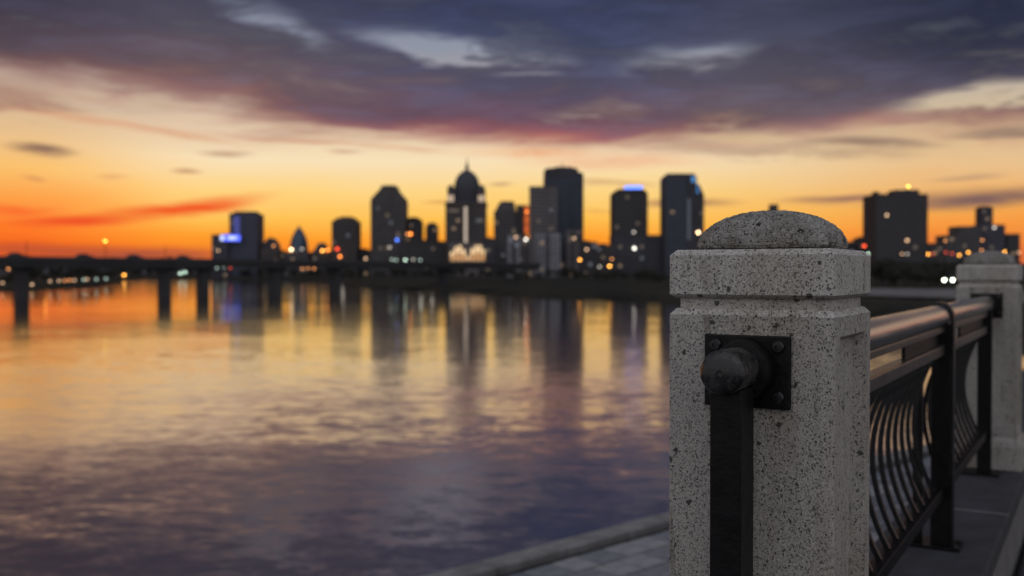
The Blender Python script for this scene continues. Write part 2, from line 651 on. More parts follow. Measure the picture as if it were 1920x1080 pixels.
# ------------------------------------------------------------------ river
m, g, p = new_mat('river_water')
nt = g.nt
geo = nt.nodes.new('ShaderNodeNewGeometry')
P = geo.outputs['Position']
dist = nt.nodes.new('ShaderNodeVectorMath')
dist.operation = 'LENGTH'
g.put(dist.inputs[0], P)
d = dist.outputs['Value']


def slope_layer(scale, detail, stretch, amp):
    n = g.noise(g.vscale(P, stretch), scale, detail, 0.55, 0.4)
    v = g.vadd(n.outputs['Color'], (-0.5, -0.5, -0.5))
    s = nt.nodes.new('ShaderNodeVectorMath')
    s.operation = 'SCALE'
    g.put(s.inputs[0], v)
    g.put(s.inputs['Scale'], amp)
    return s.outputs[0]


patch = g.noise(g.vscale(P, (0.5, 1.0, 1)), 0.022, 4, 0.55, 0.8).outputs['Fac']
patch = g.ss(patch, 0.36, 0.66)
near = g.ss(d, 190, 22)
l1 = slope_layer(1.7, 4, (0.45, 1.0, 1), g.add(g.mul(near, g.add(g.mul(patch, 0.10), 0.02)), g.add(g.mul(patch, 0.035), 0.012)))
l2 = slope_layer(0.35, 3, (0.35, 1.0, 1), g.add(g.mul(near, 0.022), g.add(g.mul(patch, 0.028), 0.010)))
l3 = slope_layer(0.06, 2, (0.3, 1.0, 1), 0.02)
l0 = slope_layer(5.0, 3, (0.55, 1.0, 1), g.mul(g.ss(d, 75, 20), g.add(g.mul(patch, 0.10), 0.03)))
tot = g.vadd(g.vadd(g.vadd(l1, l2), l3), l0)
tot = g.vscale(tot, (0.7, 1.0, 0.0))
nn = nt.nodes.new('ShaderNodeVectorMath')
nn.operation = 'NORMALIZE'
g.put(nn.inputs[0], g.vadd(tot, (0, 0, 1)))
p.inputs['Base Color'].default_value = (0.45, 0.405, 0.375, 1)
g.put(p.inputs['Roughness'], g.ss(d, 300, 25, 0.075, 0.12))
p.inputs['IOR'].default_value = 1.6
p.inputs['Metallic'].default_value = 1.0
g.put(p.inputs['Normal'], nn.outputs[0])
river = MB().quad((-26000, -400, 0), (26000, -400, 0), (26000, 40000, 0), (-26000, 40000, 0)).build('river', m)
tag(river, kind='structure')

# ------------------------------------------------------------------ far bank (one terrain sheet)
SHORE = [(-900, 552), (-400, 549), (0, 546), (120, 541), (190, 537), (222, 530), (240, 524.5), (330, 524), (400, 525), (560, 527), (640, 530),
         (690, 541), (760, 545), (830, 547), (920, 551), (1000, 556), (1120, 561), (1250, 567), (1400, 578), (1560, 592), (1650, 602), (1760, 622),
         (1880, 655), (2050, 700), (2300, 740), (2700, 790)]


def shore_y(x):
    for (x0, y0), (x1, y1) in zip(SHORE, SHORE[1:]):
        if x0 <= x <= x1:
            k = (x - x0) / (x1 - x0)
            return y0 + (y1 - y0) * k
    return SHORE[0][1] if x < SHORE[0][0] else SHORE[-1][1]


def shore_d(x):
    return EYE * FPX / (shore_y(x) - HOR)


LAND = [(0, -1.0), (3, 0.4), (14, 1.5), (40, 2.1), (80, 2.8), (120, 3.5), (170, 4.2), (300, 4.5), (600, 4.8), (1200, 5.2), (3000, 6.0), (9000, 7.0), (25000, 7.6)]


def land_z(x, D):
    k = D - shore_d(x)
    for (a, za), (b, zb) in zip(LAND, LAND[1:]):
        if a <= k <= b:
            return za + (zb - za) * (k - a) / (b - a)
    return -1.0 if k < 0 else LAND[-1][1]


mb = MB()
xs = []
x = -900
while x <= 2700:
    xs.append(x)
    x += 14
rings = []
rr = random.Random(3)
for x in xs:
    sd = shore_d(x) * (1 + rr.uniform(-0.012, 0.012))
    col = []
    for k, (o, z) in enumerate(LAND):
        D = sd + o * (1 + (rr.uniform(-0.12, 0.12) if 0 < k < 8 else 0))
        col.append((at(x, D), D, z + (rr.uniform(-0.25, 0.25) if 1 < k < 8 else 0)))
    rings.append(col)
nL = len(LAND)
for col in rings:
    mb.v += col
for i in range(len(rings) - 1):
    for k in range(nL - 1):
        a = i * nL + k
        mb.f.append((a, a + nL, a + nL + 1, a + 1))
m, g, p = new_mat('bank_grass_and_earth')
geo = g.nt.nodes.new('ShaderNodeNewGeometry')
n = g.noise(g.vscale(geo.outputs['Position'], (1, 1, 1)), 0.05, 6, 0.65)
n2 = g.noise(geo.outputs['Position'], 0.7, 4, 0.6)
c = g.mix(g.ss(n.outputs['Fac'], 0.35, 0.65), (0.016, 0.017, 0.013, 1), (0.040, 0.037, 0.027, 1))
c = g.mix(g.ss(n2.outputs['Fac'], 0.4, 0.7, 0, 0.5), c, (0.022, 0.021, 0.017, 1))
g.put(p.inputs['Base Color'], c)
p.inputs['Roughness'].default_value = 0.95
p.inputs['Specular IOR Level'].default_value = 0.1
far_bank = mb.build('far_bank', m, smooth=60)
tag(far_bank, kind='structure')

# low hills behind the left half of the city
mb = MB()
rh = random.Random(21)
hp = []
for i in range(120):
    x = -1000 + i * 26
    y = 493 - 3.2 * math.sin(i * 0.31) - 2.4 * math.sin(i * 0.83 + 1) + rh.uniform(-0.8, 0.8)
    hp.append((x, y))
for x, y in hp:
    mb.v += [(at(x, 2500), 2500, 2.0), (at(x, 2750), 2750, zt(y, 2750)), (at(x, 3300), 3300, 2.0)]
for i in range(len(hp) - 1):
    for k in (0, 1):
        mb.f.append((3 * i + k, 3 * i + 3 + k, 3 * i + 4 + k, 3 * i + 1 + k))
hills = mb.build('hills', simple('hazy_wooded_hills', (0.060, 0.056, 0.066), 0.95, 0, 0.4, 0.01), smooth=60)  # bluish haze mixed into the base colour, paler than the woods
tag(hills, kind='structure')

# gravel road on the right bank
mb = MB()
pts = []
for x in range(1480, 2101, 20):
    for q in (0, 1):
        D = shore_d(x) + (62, 112)[q] + 8 * math.sin(x * 0.011)
        pts.append((at(x, D), D, land_z(x, D) + 0.45))
mb.v = pts
for i in range(len(pts) // 2 - 1):
    mb.f.append((2 * i, 2 * i + 2, 2 * i + 3, 2 * i + 1))
gravel_road = mb.build('gravel_road', simple('pale_gravel', (0.15, 0.14, 0.135), 0.95, 0, 0.3, 0.2), smooth=60)
tag(gravel_road, kind='structure')

# ------------------------------------------------------------------ the promenade we stand on
SC = 1.0
P1 = Vector((0.528, 2.02))
TH = math.atan2(0.859, 0.512)
TX = Vector((math.cos(TH), math.sin(TH)))
LF = Vector((-math.sin(TH), math.cos(TH)))
LEDGE = EYE - 1.11
SPAN = 4.37


def loc2w(t, y, z=0.0):
    q = P1 + TX * t + LF * y
    return (q.x, q.y, LEDGE + z)


# walkway on the camera's side of the rail
wk = MB().box(-9, 40, -6.0, -0.20, -0.75, -0.45).build('walkway', M['paving'], None, loc=(P1.x, P1.y, LEDGE), rotz=TH)
tag(wk, kind='structure')
for k in range(9):
    a = -3.0 + k * 1.6
    for q in range(2):
        s_ = MB().box(a + 0.005, a + 1.595, -0.215 - 1.5 * (q + 1) + 0.01, -0.215 - 1.5 * q, -0.45, -0.435).build('paving_slab', M['paving'], wk, bevel=0.004)

# parapet wall with coping slabs
pw = empty('parapet_wall', (P1.x, P1.y, LEDGE), TH)
tag(pw, 'low wall with dark stone coping slabs carrying the posts and black railing', 'wall')
MB().box(-4, 34, -0.17, 0.20, -7.4, -0.09).build('wall_core', M['wall_stone'], pw)
j = -3.52
while j < 16:
    MB().box(j + 0.008, j + 2.192, -0.205, 0.235, -0.09, 0.0).build('coping_slab', M['coping'], pw, bevel=0.010)
    MB().box(j + 2.192, j + 2.208, -0.203, 0.232, -0.09, -0.001).build('mortar_joint', M['kerb'], pw)
    j += 2.2

# lower walkway with pavers and kerb
LOW = 5.0
KA = Vector((1.86, 12.16))
KD = Vector((0.732, 0.681)).normalized()
KN = Vector((KD.y, -KD.x))            # toward the wall / camera
KROT = math.atan2(KD.y, KD.x)
lw = empty('lower_walkway', (KA.x, KA.y, LOW), KROT)
tag(lw, kind='structure')
# base slab: from kerb back to the wall
MB().box(-30, 14, -14, -0.02, -5.6, -0.03).build('bedding', M['joint'], lw)
rp = random.Random(5)
protos = [MB().box(-0.186, 0.186, -0.186, 0.186, -0.03, 0.0).build('paver', M[k], lw, loc=(-3.8 + 0.4 * i, -0.60, 0)) for i, k in enumerate(('paver_a', 'paver_b', 'paver_c'))]
n = 3
for i in range(30):
    for jx in range(12):
        if jx == 0 and i < 3:
            continue
        kx, ky = -3.8 + 0.4 * i + (0.2 if jx % 2 else 0), -0.60 - 0.4 * jx
        w = KA + KD * kx - KN * ky
        # only on the river side of the wall
        if (w - P1).dot(LF) < 0.5 or n >= 296:
            continue
        o = share(protos[rp.choice((0, 0, 1, 2))], 'paver', lw, (kx, ky, rp.uniform(-0.002, 0.002)))
        n += 1
MB().box(-30, -4.02, -14, -0.55, -0.03, -0.004).build('paved_strip', M['paver_a'], lw)
MB().box(-4.02, 14, -0.40, -0.30, -0.03, -0.025).build('black_strip', M['black'], lw)  # thin black strip between kerb stones and pavers
for k in range(-12, 14):
    MB().box(k * 1.0 + 0.006, k * 1.0 + 0.994, -0.30, 0.0, -0.35, 0.07).build('kerb_stone', M['kerb'], lw, bevel=0.025)


# ------------------------------------------------------------------ stone posts
def stone_post(t, label):
    root = empty('stone_post', loc2w(t, 0), TH)
    tag(root, label, 'post', 'stone posts of the railing')
    H = 0.160
    MB().rsq([(0.185, 0, 0.012), (0.190, 0.004, 0.012), (0.190, 0.135, 0.012), (0.183, 0.142, 0.012), (0.183, 0.150, 0.012), (0.166, 0.176, 0.010), (0.164, 0.180, 0.010)], 3).build('plinth', M['stone'], root, 40)
    # body with a sunk panel on the two long faces
    b = bmesh.new()
    bmesh.ops.create_cube(b, size=1.0)
    for v in b.verts:
        v.co = Vector((v.co.x * 2 * H, v.co.y * 2 * H, 0.18 + (v.co.z + 0.5) * (1.028 - 0.18)))
    ver = [e for e in b.edges if abs(e.verts[0].co.z - e.verts[1].co.z) > 0.5]
    bmesh.ops.bevel(b, geom=ver, offset=0.006, segments=2, profile=0.5, affect='EDGES')
    sides = [f_ for f_ in b.faces if abs(f_.normal.y) > 0.99]
    for f_ in sides:
        bmesh.ops.inset_region(b, faces=[f_], thickness=0.052, depth=0)
        bmesh.ops.inset_region(b, faces=[f_], thickness=0.006, depth=-0.006)
        bmesh.ops.inset_region(b, faces=[f_], thickness=0.012, depth=-0.018)
    me = bpy.data.meshes.new('body')
    b.to_mesh(me)
    b.free()
    body = bpy.data.objects.new('body', me)
    me.materials.append(M['stone'])
    COL.objects.link(body)
    body.parent = root
    # shoulder above the body and the groove under the cap
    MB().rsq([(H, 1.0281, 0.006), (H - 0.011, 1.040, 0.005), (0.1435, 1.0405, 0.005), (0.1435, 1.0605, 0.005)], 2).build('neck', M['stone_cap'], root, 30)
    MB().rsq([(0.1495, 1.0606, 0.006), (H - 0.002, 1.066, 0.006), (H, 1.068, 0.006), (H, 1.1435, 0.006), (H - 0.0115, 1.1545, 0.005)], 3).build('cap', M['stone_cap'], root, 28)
    prof = []
    A, B = 0.1325, 0.080
    prof.append((A - 0.012, 1.1546, 0.06))
    prof.append((A - 0.004, 1.1575, 0.062))
    z0 = 1.168
    prof.append((A - 0.0005, z0 - 0.005, 0.064))
    nst = 22
    for k in range(nst):
        a = math.pi / 2 * k / nst
        hs = A * math.cos(a) ** 0.86
        prof.append((hs, z0 + (1.2345 - z0) * math.sin(a) ** 1.0, hs * (0.52 + 0.35 * math.sin(a))))
    prof.append((0.004, 1.2347, 0.0035))
    dome = MB().rsq(prof, 7).build('dome', M['stone_dome'], root, 60)
    sd_ = dome.modifiers.new('subdiv', 'SUBSURF')
    sd_.levels = sd_.render_levels = 3
    sd_.subdivision_type = 'SIMPLE'
    tx = bpy.data.textures.get('grit') or bpy.data.textures.new('grit', 'CLOUDS')
    tx.noise_scale = 0.006
    dp_ = dome.modifiers.new('grit', 'DISPLACE')
    dp_.texture = tx
    dp_.strength = 0.0065
    dp_.mid_level = 0.6
    return root


stone_post(0.0, 'speckled stone post in front, sharp, with rail end bolted to it')
stone_post(SPAN, 'smaller stone post at the picture edge, at the far end of the railing')


# ------------------------------------------------------------------ railing
RZ = 0.933     # height of handrail axis above the ledge
RR = 0.041
RT = 0.0455


def hoop_points(yw, z):
    pts = []
    for k in range(13):
        a = math.pi * k / 12
        pts.append((0, yw * math.cos(a), z + yw * math.sin(a)))
    return pts


bolt_me = MB().lathe([(0.0105, 0), (0.0105, 0.004), (0.0085, 0.0065), (0.0085, 0.0066), (0.0035, 0.0068), (0.003, 0.004)], 14).mesh('bolt', 30)
bolt_me.materials.append(M['gloss'])


def bolt(parent, loc, rot=(0, 0, 0), s=1.0):
    o = bpy.data.objects.new('bolt', bolt_me)
    COL.objects.link(o)
    o.parent = parent
    o.location = loc
    o.rotation_euler = rot
    o.scale = (s, s, s)
    return o


def bracket(root, x, sgn):
    """square plate, collar and bolts on a post face at local x; sgn = outward direction along the rail"""
    pl = MB()
    a, b_ = (x, x + sgn * 0.010)
    pl.box(min(a, b_), max(a, b_), -0.0825, 0.0825, RZ - 0.077, RZ + 0.059)
    p_ = pl.build('bracket_plate', M['black'], root, bevel=0.0025)
    for yy in (-0.060, 0.060):
        for zz in (-0.055, 0.039):
            bolt(p_, (x + sgn * 0.010, yy, RZ + zz), (0, R(90) * sgn, 0), 1.15)
    prof = [(0.054, x + sgn * 0.0102), (0.056, x + sgn * 0.014), (0.056, x + sgn * 0.042), (0.0535, x + sgn * 0.050), (RR + 0.001, x + sgn * 0.052)]
    MB().lathe_x(prof, 40, 0, RZ - 0.004).build('collar', M['black'], root, 35)
    return p_


def railing_post(root, t, hoop=True):
    """upright under the rail with a strap looped over the rail, on a base plate"""
    MB().box(t - 0.026, t + 0.026, -0.0455, 0.026, 0.013, RZ - 0.030).build('upright', M['black'], root, bevel=0.003)
    if hoop:
        MB().sweep([(t, yy, zz) for _, yy, zz in hoop_points(0.0525, RZ)], 0.026, 0.006, (1, 0, 0)).build('hoop', M['gloss'], root, 40, bevel=0.002)
        MB().box(t - 0.026, t + 0.026, -0.0585, -0.0465, 0.013, RZ - 0.001).build('strap', M['gloss'], root, bevel=0.002)
        MB().box(t - 0.026, t + 0.026, 0.0465, 0.0585, RZ - 0.14, RZ - 0.001).build('strap', M['gloss'], root, bevel=0.002)
        MB().box(t - 0.020, t + 0.020, 0.060, 0.096, 0.013, 0.80).build('stay', M['black'], root, bevel=0.002)
    bp = MB().box(t - 0.075, t + 0.075, -0.090, 0.125, 0.001, 0.013).build('base_plate', M['black'], root, bevel=0.002)
    for dx in (-0.055, 0.055):
        for yy in (-0.072, 0.107):
            bolt(bp, (t + dx, yy, 0.013))


rail = empty('metal_railing', loc2w(0, 0), TH)
tag(rail, 'black metal railing with bowed balusters and bronze handrail between the two stone posts', 'railing')
MB().lathe_x([(RT, 0.1605), (RT, SPAN - 0.1605)], 48, 0, RZ).build('handrail', M['rail'], rail, 40)
MB().box(0.1605, SPAN - 0.1605, -0.026, 0.026, RZ - RT - 0.018, RZ - RT + 0.006).build('handrail_channel', M['flat_rail'], rail, bevel=0.003)
MB().box(0.1605, SPAN - 0.1605, -0.025, 0.025, 0.778, 0.818).build('upper_rail', M['flat_rail'], rail, bevel=0.003)
MB().box(0.1605, SPAN - 0.1605, -0.025, 0.025, 0.200, 0.245).build('bottom_rail', M['black'], rail, bevel=0.003)
bracket(rail, 0.1605, 1)
bracket(rail, SPAN - 0.1605, -1)
for t_ in (0.34, 2.35, 4.03):
    railing_post(rail, t_, t_ < 4)
for a, b_ in ((1.52, 2.30), (2.40, 2.78), (2.98, 3.96)):
    MB().box(a, b_, -0.006, 0.006, 0.818, RZ - RT - 0.018).build('filler_plate', M['black'], rail, bevel=0.001)
pts = []
for k in range(15):
    q = k / 14
    pts.append((0, 0.075 * math.sin(math.pi * q) ** 0.9, 0.245 + (0.778 - 0.245) * q))
b0 = MB().sweep(pts, 0.009, 0.0075, (1, 0, 0)).build('baluster', M['gloss'], rail, 50)
b0.location = (0.45, 0, 0)
t_ = 0.586
while t_ < 3.98:
    if not (2.28 < t_ < 2.42):
        share(b0, 'baluster', rail, (t_, 0, 0))
    t_ += 0.136

stub = empty('handrail_end', loc2w(0, 0), TH)
tag(stub, 'short black handrail end with flat round cap bolted to the front stone post', 'handrail')
bracket(stub, -0.1605, -1)
MB().lathe_x([(RR - 0.001, -0.1605), (RR - 0.001, -0.300), (RR - 0.0015, -0.301)], 48, 0, RZ).build('handrail', M['cap'], stub, 40)
MB().lathe_x([(RR - 0.0005, -0.3012), (RR, -0.303), (RR - 0.0006, -0.3085), (RR - 0.0030, -0.3130), (RR - 0.0095, -0.3172), (RR - 0.019, -0.3198), (0.006, -0.3212), (0.0055, -0.3190), (0.0008, -0.3186)], 48, 0, RZ).build('end_cap', M['cap'], stub, 30)
MB().box(-0.290, -0.215, -0.029, 0.029, 0.013, RZ - RR + 0.010).build('upright', M['black'], stub, bevel=0.003)
bp = MB().box(-0.33, -0.195, -0.09, 0.09, 0.001, 0.013).build('base_plate', M['black'], stub, bevel=0.002)
for yy in (-0.07, 0.07):
    bolt(bp, (-0.315, yy, 0.013))
    bolt(bp, (-0.21, yy, 0.013))


# ------------------------------------------------------------------ the city across the river
def facade(name, col, rough=0.75):
    return simple(name, col, rough, 0, 0.18, 0.08)


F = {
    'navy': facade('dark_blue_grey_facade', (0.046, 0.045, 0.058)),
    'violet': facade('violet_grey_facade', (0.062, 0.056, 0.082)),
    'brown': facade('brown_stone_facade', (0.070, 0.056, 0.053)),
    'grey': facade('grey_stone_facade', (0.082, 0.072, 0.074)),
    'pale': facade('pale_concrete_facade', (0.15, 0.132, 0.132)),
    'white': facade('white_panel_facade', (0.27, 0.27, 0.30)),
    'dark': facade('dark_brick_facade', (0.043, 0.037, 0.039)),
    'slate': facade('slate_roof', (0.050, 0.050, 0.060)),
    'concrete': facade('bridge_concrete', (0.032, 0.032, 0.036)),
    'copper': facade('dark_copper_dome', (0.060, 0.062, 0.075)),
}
m, g, p = new_mat('window_glass')
p.inputs['Base Color'].default_value = (0.025, 0.03, 0.04, 1)
p.inputs['Roughness'].default_value = 0.12
GLASS = m
m, g, p = new_mat('blue_tinted_glass')
p.inputs['Base Color'].default_value = (0.05, 0.075, 0.12, 1)
p.inputs['Roughness'].default_value = 0.15
p.inputs['Metallic'].default_value = 0.4
BLUEGLASS = m
E = {
    'warm': glow('warm_light', (1.0, 0.68, 0.36), 9), 'warm_dim': glow('dim_warm_light', (1.0, 0.62, 0.36), 2.3),
    'amber': glow('amber_light', (1.0, 0.42, 0.06), 9), 'orange': glow('orange_light', (1.0, 0.27, 0.04), 7),
    'amber_dim': glow('dim_amber_light', (1.0, 0.38, 0.12), 3.0),
    'red': glow('red_light', (1.0, 0.08, 0.02), 6), 'red_dim': glow('dim_red_light', (1.0, 0.10, 0.05), 2.0),
    'white': glow('white_light', (1.0, 0.92, 0.80), 5), 'white_dim': glow('dim_white_light', (1.0, 0.90, 0.78), 1.5),
    'green': glow('greenish_light', (0.72, 1.0, 0.80), 5), 'green_dim': glow('dim_greenish_light', (0.70, 0.95, 0.80), 1.7),
    'yellow': glow('yellow_light', (1.0, 0.62, 0.08), 7), 'blue': glow('blue_light', (0.08, 0.22, 1.0), 5),
    'head': glow('headlight', (0.90, 1.0, 0.78), 15),
    'room': glow('lit_room', (1.0, 0.66, 0.36), 0.24), 'room_dim': glow('dimly_lit_room', (1.0, 0.74, 0.52), 0.12),
    'room_cool': glow('cool_lit_room', (0.7, 0.8, 1.0), 0.13),
    'arcade': glow('floodlit_arcade', (1.0, 0.46, 0.14), 0.62), 'flood_top': glow('floodlit_arch', (1.0, 0.68, 0.36), 1.1), 'flood': glow('floodlit_stone', (1.0, 0.74, 0.52), 0.85),  # emission standing in for floodlight falling on the tower
    'strip': glow('stairwell_light', (1.0, 0.80, 0.62), 0.85),
    'blue_sign': glow('blue_sign_light', (0.08, 0.13, 1.0), 1.9), 'white_sign': glow('white_sign_light', (0.55, 0.62, 1.0), 1.6),
    'blue_wash': glow('blue_washed_panel', (0.10, 0.12, 0.75), 0.30), 'blue_crown': glow('blue_crown_light', (0.12, 0.24, 1.0), 2.4),
    'cyan': glow('cyan_strip_light', (0.08, 0.42, 1.0), 0.55),
    'orange_sign': glow('orange_sign_light', (1.0, 0.17, 0.01), 0.6),
}


class Bld:
    """a building whose outline is given in photo pixels at distance D"""

    def __init__(self, name, label, xc, D, cat='building', group=None):
        self.D, self.k, self.xc = D, D / FPX, xc
        self.g = land_z(xc, D) - 0.6
        self.root = empty(name, (at(xc, D), D, self.g))
        tag(self.root, label, cat, group)

    def X(self, x):
        return (x - self.xc) * self.k

    def Z(self, y):
        return zt(y, self.D) - self.g

    def box(self, part, x0, x1, ytop, ybot, mat, d0=0.0, d1=None, parent=None):
        w = (x1 - x0) * self.k
        d1 = d0 + max(6.0, w * 0.9) if d1 is None else d1
        z0 = 0.0 if ybot is None else self.Z(ybot)
        return MB().box(self.X(x0), self.X(x1), d0, d1, z0, self.Z(ytop)).build(part, mat, parent or self.root)

    def prism(self, part, poly, mat, d0, d1):
        """outline polygon in the facade plane, extruded in depth"""
        a = [(self.X(x), d0, self.Z(y)) for x, y in poly]
        b = [(self.X(x), d1, self.Z(y)) for x, y in poly]
        return MB().loops([a, b]).build(part, mat, self.root)

    def frustum(self, part, x0, x1, y0, x2, x3, y1, mat, d0, d1, inset):
        a = [(self.X(x0), d0, self.Z(y0)), (self.X(x1), d0, self.Z(y0)), (self.X(x1), d1, self.Z(y0)), (self.X(x0), d1, self.Z(y0))]
        b = [(self.X(x2), d0 + inset, self.Z(y1)), (self.X(x3), d0 + inset, self.Z(y1)), (self.X(x3), d1 - inset, self.Z(y1)), (self.X(x2), d1 - inset, self.Z(y1))]
        return MB().loops([a, b]).build(part, mat, self.root)

    def windows(self, x0, x1, ytop, ybot, d=0.0, storey=3.6, bay=3.4, lit=2, fill=(0.62, 0.55), mat=None):
        """recess-framed panes, one mesh for the facade (each pane is under a pixel), and a few lit ones of their own"""
        mb = MB()
        X0, X1, Z0, Z1 = self.X(x0) + 0.6, self.X(x1) - 0.6, (1.0 if ybot is None else self.Z(ybot)), self.Z(ytop) - 1.2
        nc = max(2, int((X1 - X0) / bay))
        nr = max(1, int((Z1 - Z0) / storey))
        bw, bh = (X1 - X0) / nc, (Z1 - Z0) / nr
        lits = {(random.randrange(nc), random.randrange(nr)) for _ in range(lit)}
        for i in range(nc):
            for j in range(nr):
                cx, cz = X0 + (i + .5) * bw, Z0 + (j + .5) * bh
                if (i, j) in lits:
                    MB().box(cx - bw * .40, cx + bw * .40, d - 0.14, d - 0.02, cz - bh * .36, cz + bh * .36).build('lit_window', E[random.choice(('room', 'room_dim', 'room_dim', 'room_cool'))], self.root)
                else:
                    mb.box(cx - bw * fill[0] / 2, cx + bw * fill[0] / 2, d - 0.10, d - 0.02, cz - bh * fill[1] / 2, cz + bh * fill[1] / 2)
        o = mb.build('window_panes', mat or GLASS, self.root)
        tag(o, kind='stuff')
        return o

    def light(self, part, x, y, e, r=2.0, d=-0.6):
        rr_ = r * self.k
        o = MB().lathe([(rr_ * math.sin(math.pi * q / 6) + 0.001, -rr_ * math.cos(math.pi * q / 6)) for q in range(7)], 10).build(part, E[e], self.root, 60)
        o.location = (self.X(x), d - rr_, self.Z(y))
        return o

    def roof_kit(self, x0, x1, y, d0=4.0):
        self.box('roof_plant', x0, x1, y - 3.5, y, F['slate'], d0, d0 + 8)


# --- office block with the blue sign
b = Bld('office_tower', 'violet grey office tower with a glowing blue sign, leftmost tower of the skyline', 445, 1120)
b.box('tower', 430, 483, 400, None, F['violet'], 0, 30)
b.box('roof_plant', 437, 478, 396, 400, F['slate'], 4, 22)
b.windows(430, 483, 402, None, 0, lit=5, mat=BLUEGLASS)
b.box('blue_panel', 439, 450, 406, 439, E['blue_wash'], -0.5, -0.15)
b.box('annex', 400, 429.6, 440, None, F['violet'], -6, 20)
b.windows(400, 429.6, 442, None, -6, lit=3)
s_ = b.box('sign_board', 416, 455, 439, 454, F['dark'], -6.9, -6.2)
b.box('sign_panel', 424, 454, 441, 452, E['blue_sign'], -7.3, -6.95, s_)
b.box('sign_emblem', 417, 423, 441.5, 451.5, E['white_sign'], -7.3, -6.95, s_)
b.box('sign_letters', 432, 446, 444, 449, E['white_sign'], -7.6, -7.32, s_)
b.light('lamp', 413, 470, 'warm_dim', 1.6, -6.4)

# --- small gabled buildings
b = Bld('gabled_building', 'small dark building with rounded gable beside the pointed glass roof', 505, 1120)
b.box('wall', 489, 522, 468, None, F['brown'], 0, 22)
b.prism('roof', [(491, 468), (494, 456), (500, 448), (505, 445), (511, 448), (517, 456), (520, 468)], F['slate'], 1, 20)
b.windows(489, 522, 470, None, 0, lit=2)
b.light('lamp', 514, 461, 'amber_dim', 1.6)
b = Bld('pointed_dome_building', 'building with a steep pointed glass dome roof, lit lamp at its foot', 557, 1100)
b.box('wall', 538, 578, 472, None, F['grey'], 0, 26)
prof = [(17.5, 472), (17.5, 464), (16, 452), (13.5, 444), (9, 435), (4.5, 428), (1.2, 424.5), (0.3, 420)]
o = MB().lathe([(r_ * b.k, b.Z(y_)) for r_, y_ in prof], 20).build('dome_roof', BLUEGLASS, b.root, 40)
o.location = (0, 11, 0)
b.windows(538, 578, 474, None, 0, lit=3)
b.light('lamp', 547, 468, 'warm', 2.3)
b.light('lamp', 567, 467, 'white_dim', 1.8)
b = Bld('gabled_building', 'low dark building with a hipped roof beside red signal lights', 600, 1100)
b.box('wall', 586, 620, 470, None, F['brown'], 0, 22)
b.frustum('roof', 588, 614, 470, 596, 606, 455, F['slate'], 0.2, 18, 5)
b.windows(586, 620, 472, None, 0, lit=1)
b.light('lamp', 605, 470, 'amber', 2.0)
b.light('lamp', 615, 469, 'orange', 2.2)

# --- brown block
b = Bld('office_block', 'brown office block with stepped roof, between the pointed dome and the tall chamfered tower', 645, 1080)
b.box('tower', 622, 670, 414, None, F['brown'], 0, 28)
b.frustum('roof_step', 626, 667, 414, 630, 663, 408, F['brown'], 2, 25, 1)
b.box('roof_plant', 637, 657, 405.5, 408, F['slate'], 6, 18)
b.windows(622, 670, 416, None, 0, lit=4)
b.light('signal_lamp', 633, 467, 'red', 2.0)
b.light('signal_lamp', 638, 481, 'orange', 2.0)

# --- tall tower with chamfered top
b = Bld('chamfered_tower', 'tall grey tower with sloping chamfered top, left of the domed tower', 727, 1040)
b.box('tower', 695, 759, 376, None, F['grey'], 0, 34)
b.prism('crown', [(695.5, 376), (758.5, 376), (758.5, 372), (743, 354), (742, 348), (715, 348), (713, 354), (696, 372)], F['grey'], 0.6, 33)
b.box('roof_plant', 720, 737, 346, 348, F['slate'], 8, 22)
b.windows(697, 757, 378, None, 0, lit=7)
for x_ in (706, 717, 728, 739, 750):
    b.box('pilaster', x_ - 0.8, x_ + 0.8, 377, None, F['grey'], -0.5, -0.003)
b.light('lamp', 745, 450, 'blue', 2.0)
b.light('lamp', 731, 464, 'white_dim', 1.8)
b.light('lamp', 686, 485, 'warm_dim', 2.0)

# --- round-topped pair
b = Bld('apartment_block', 'dark apartment block with a rounded top, right of the chamfered tower', 773, 1060)
b.box('tower', 759.5, 790, 415, None, F['dark'], 0, 24)
b.prism('roof', [(760, 415), (763, 410), (770, 407), (780, 407), (787, 410), (789.5, 415)], F['dark'], 0.4, 22)
b.windows(759.5, 790, 417, None, 0, lit=3)
b.light('lamp', 770, 439, 'orange', 2.2)
b.light('lamp', 764, 439, 'amber_dim', 1.8)
b = Bld('apartment_block', 'slim dark apartment block with small round top, just left of the domed tower', 809, 1070)
b.box('tower', 798, 820, 424, None, F['dark'], 0, 18)
o = MB().lathe([(10.5 * b.k, b.Z(424)), (10 * b.k, b.Z(421)), (7 * b.k, b.Z(418)), (2 * b.k, b.Z(416.5))], 16).build('roof', F['slate'], b.root, 40)
o.location = (0, 8, 0)
b.windows(798, 820, 426, None, 0, lit=3)

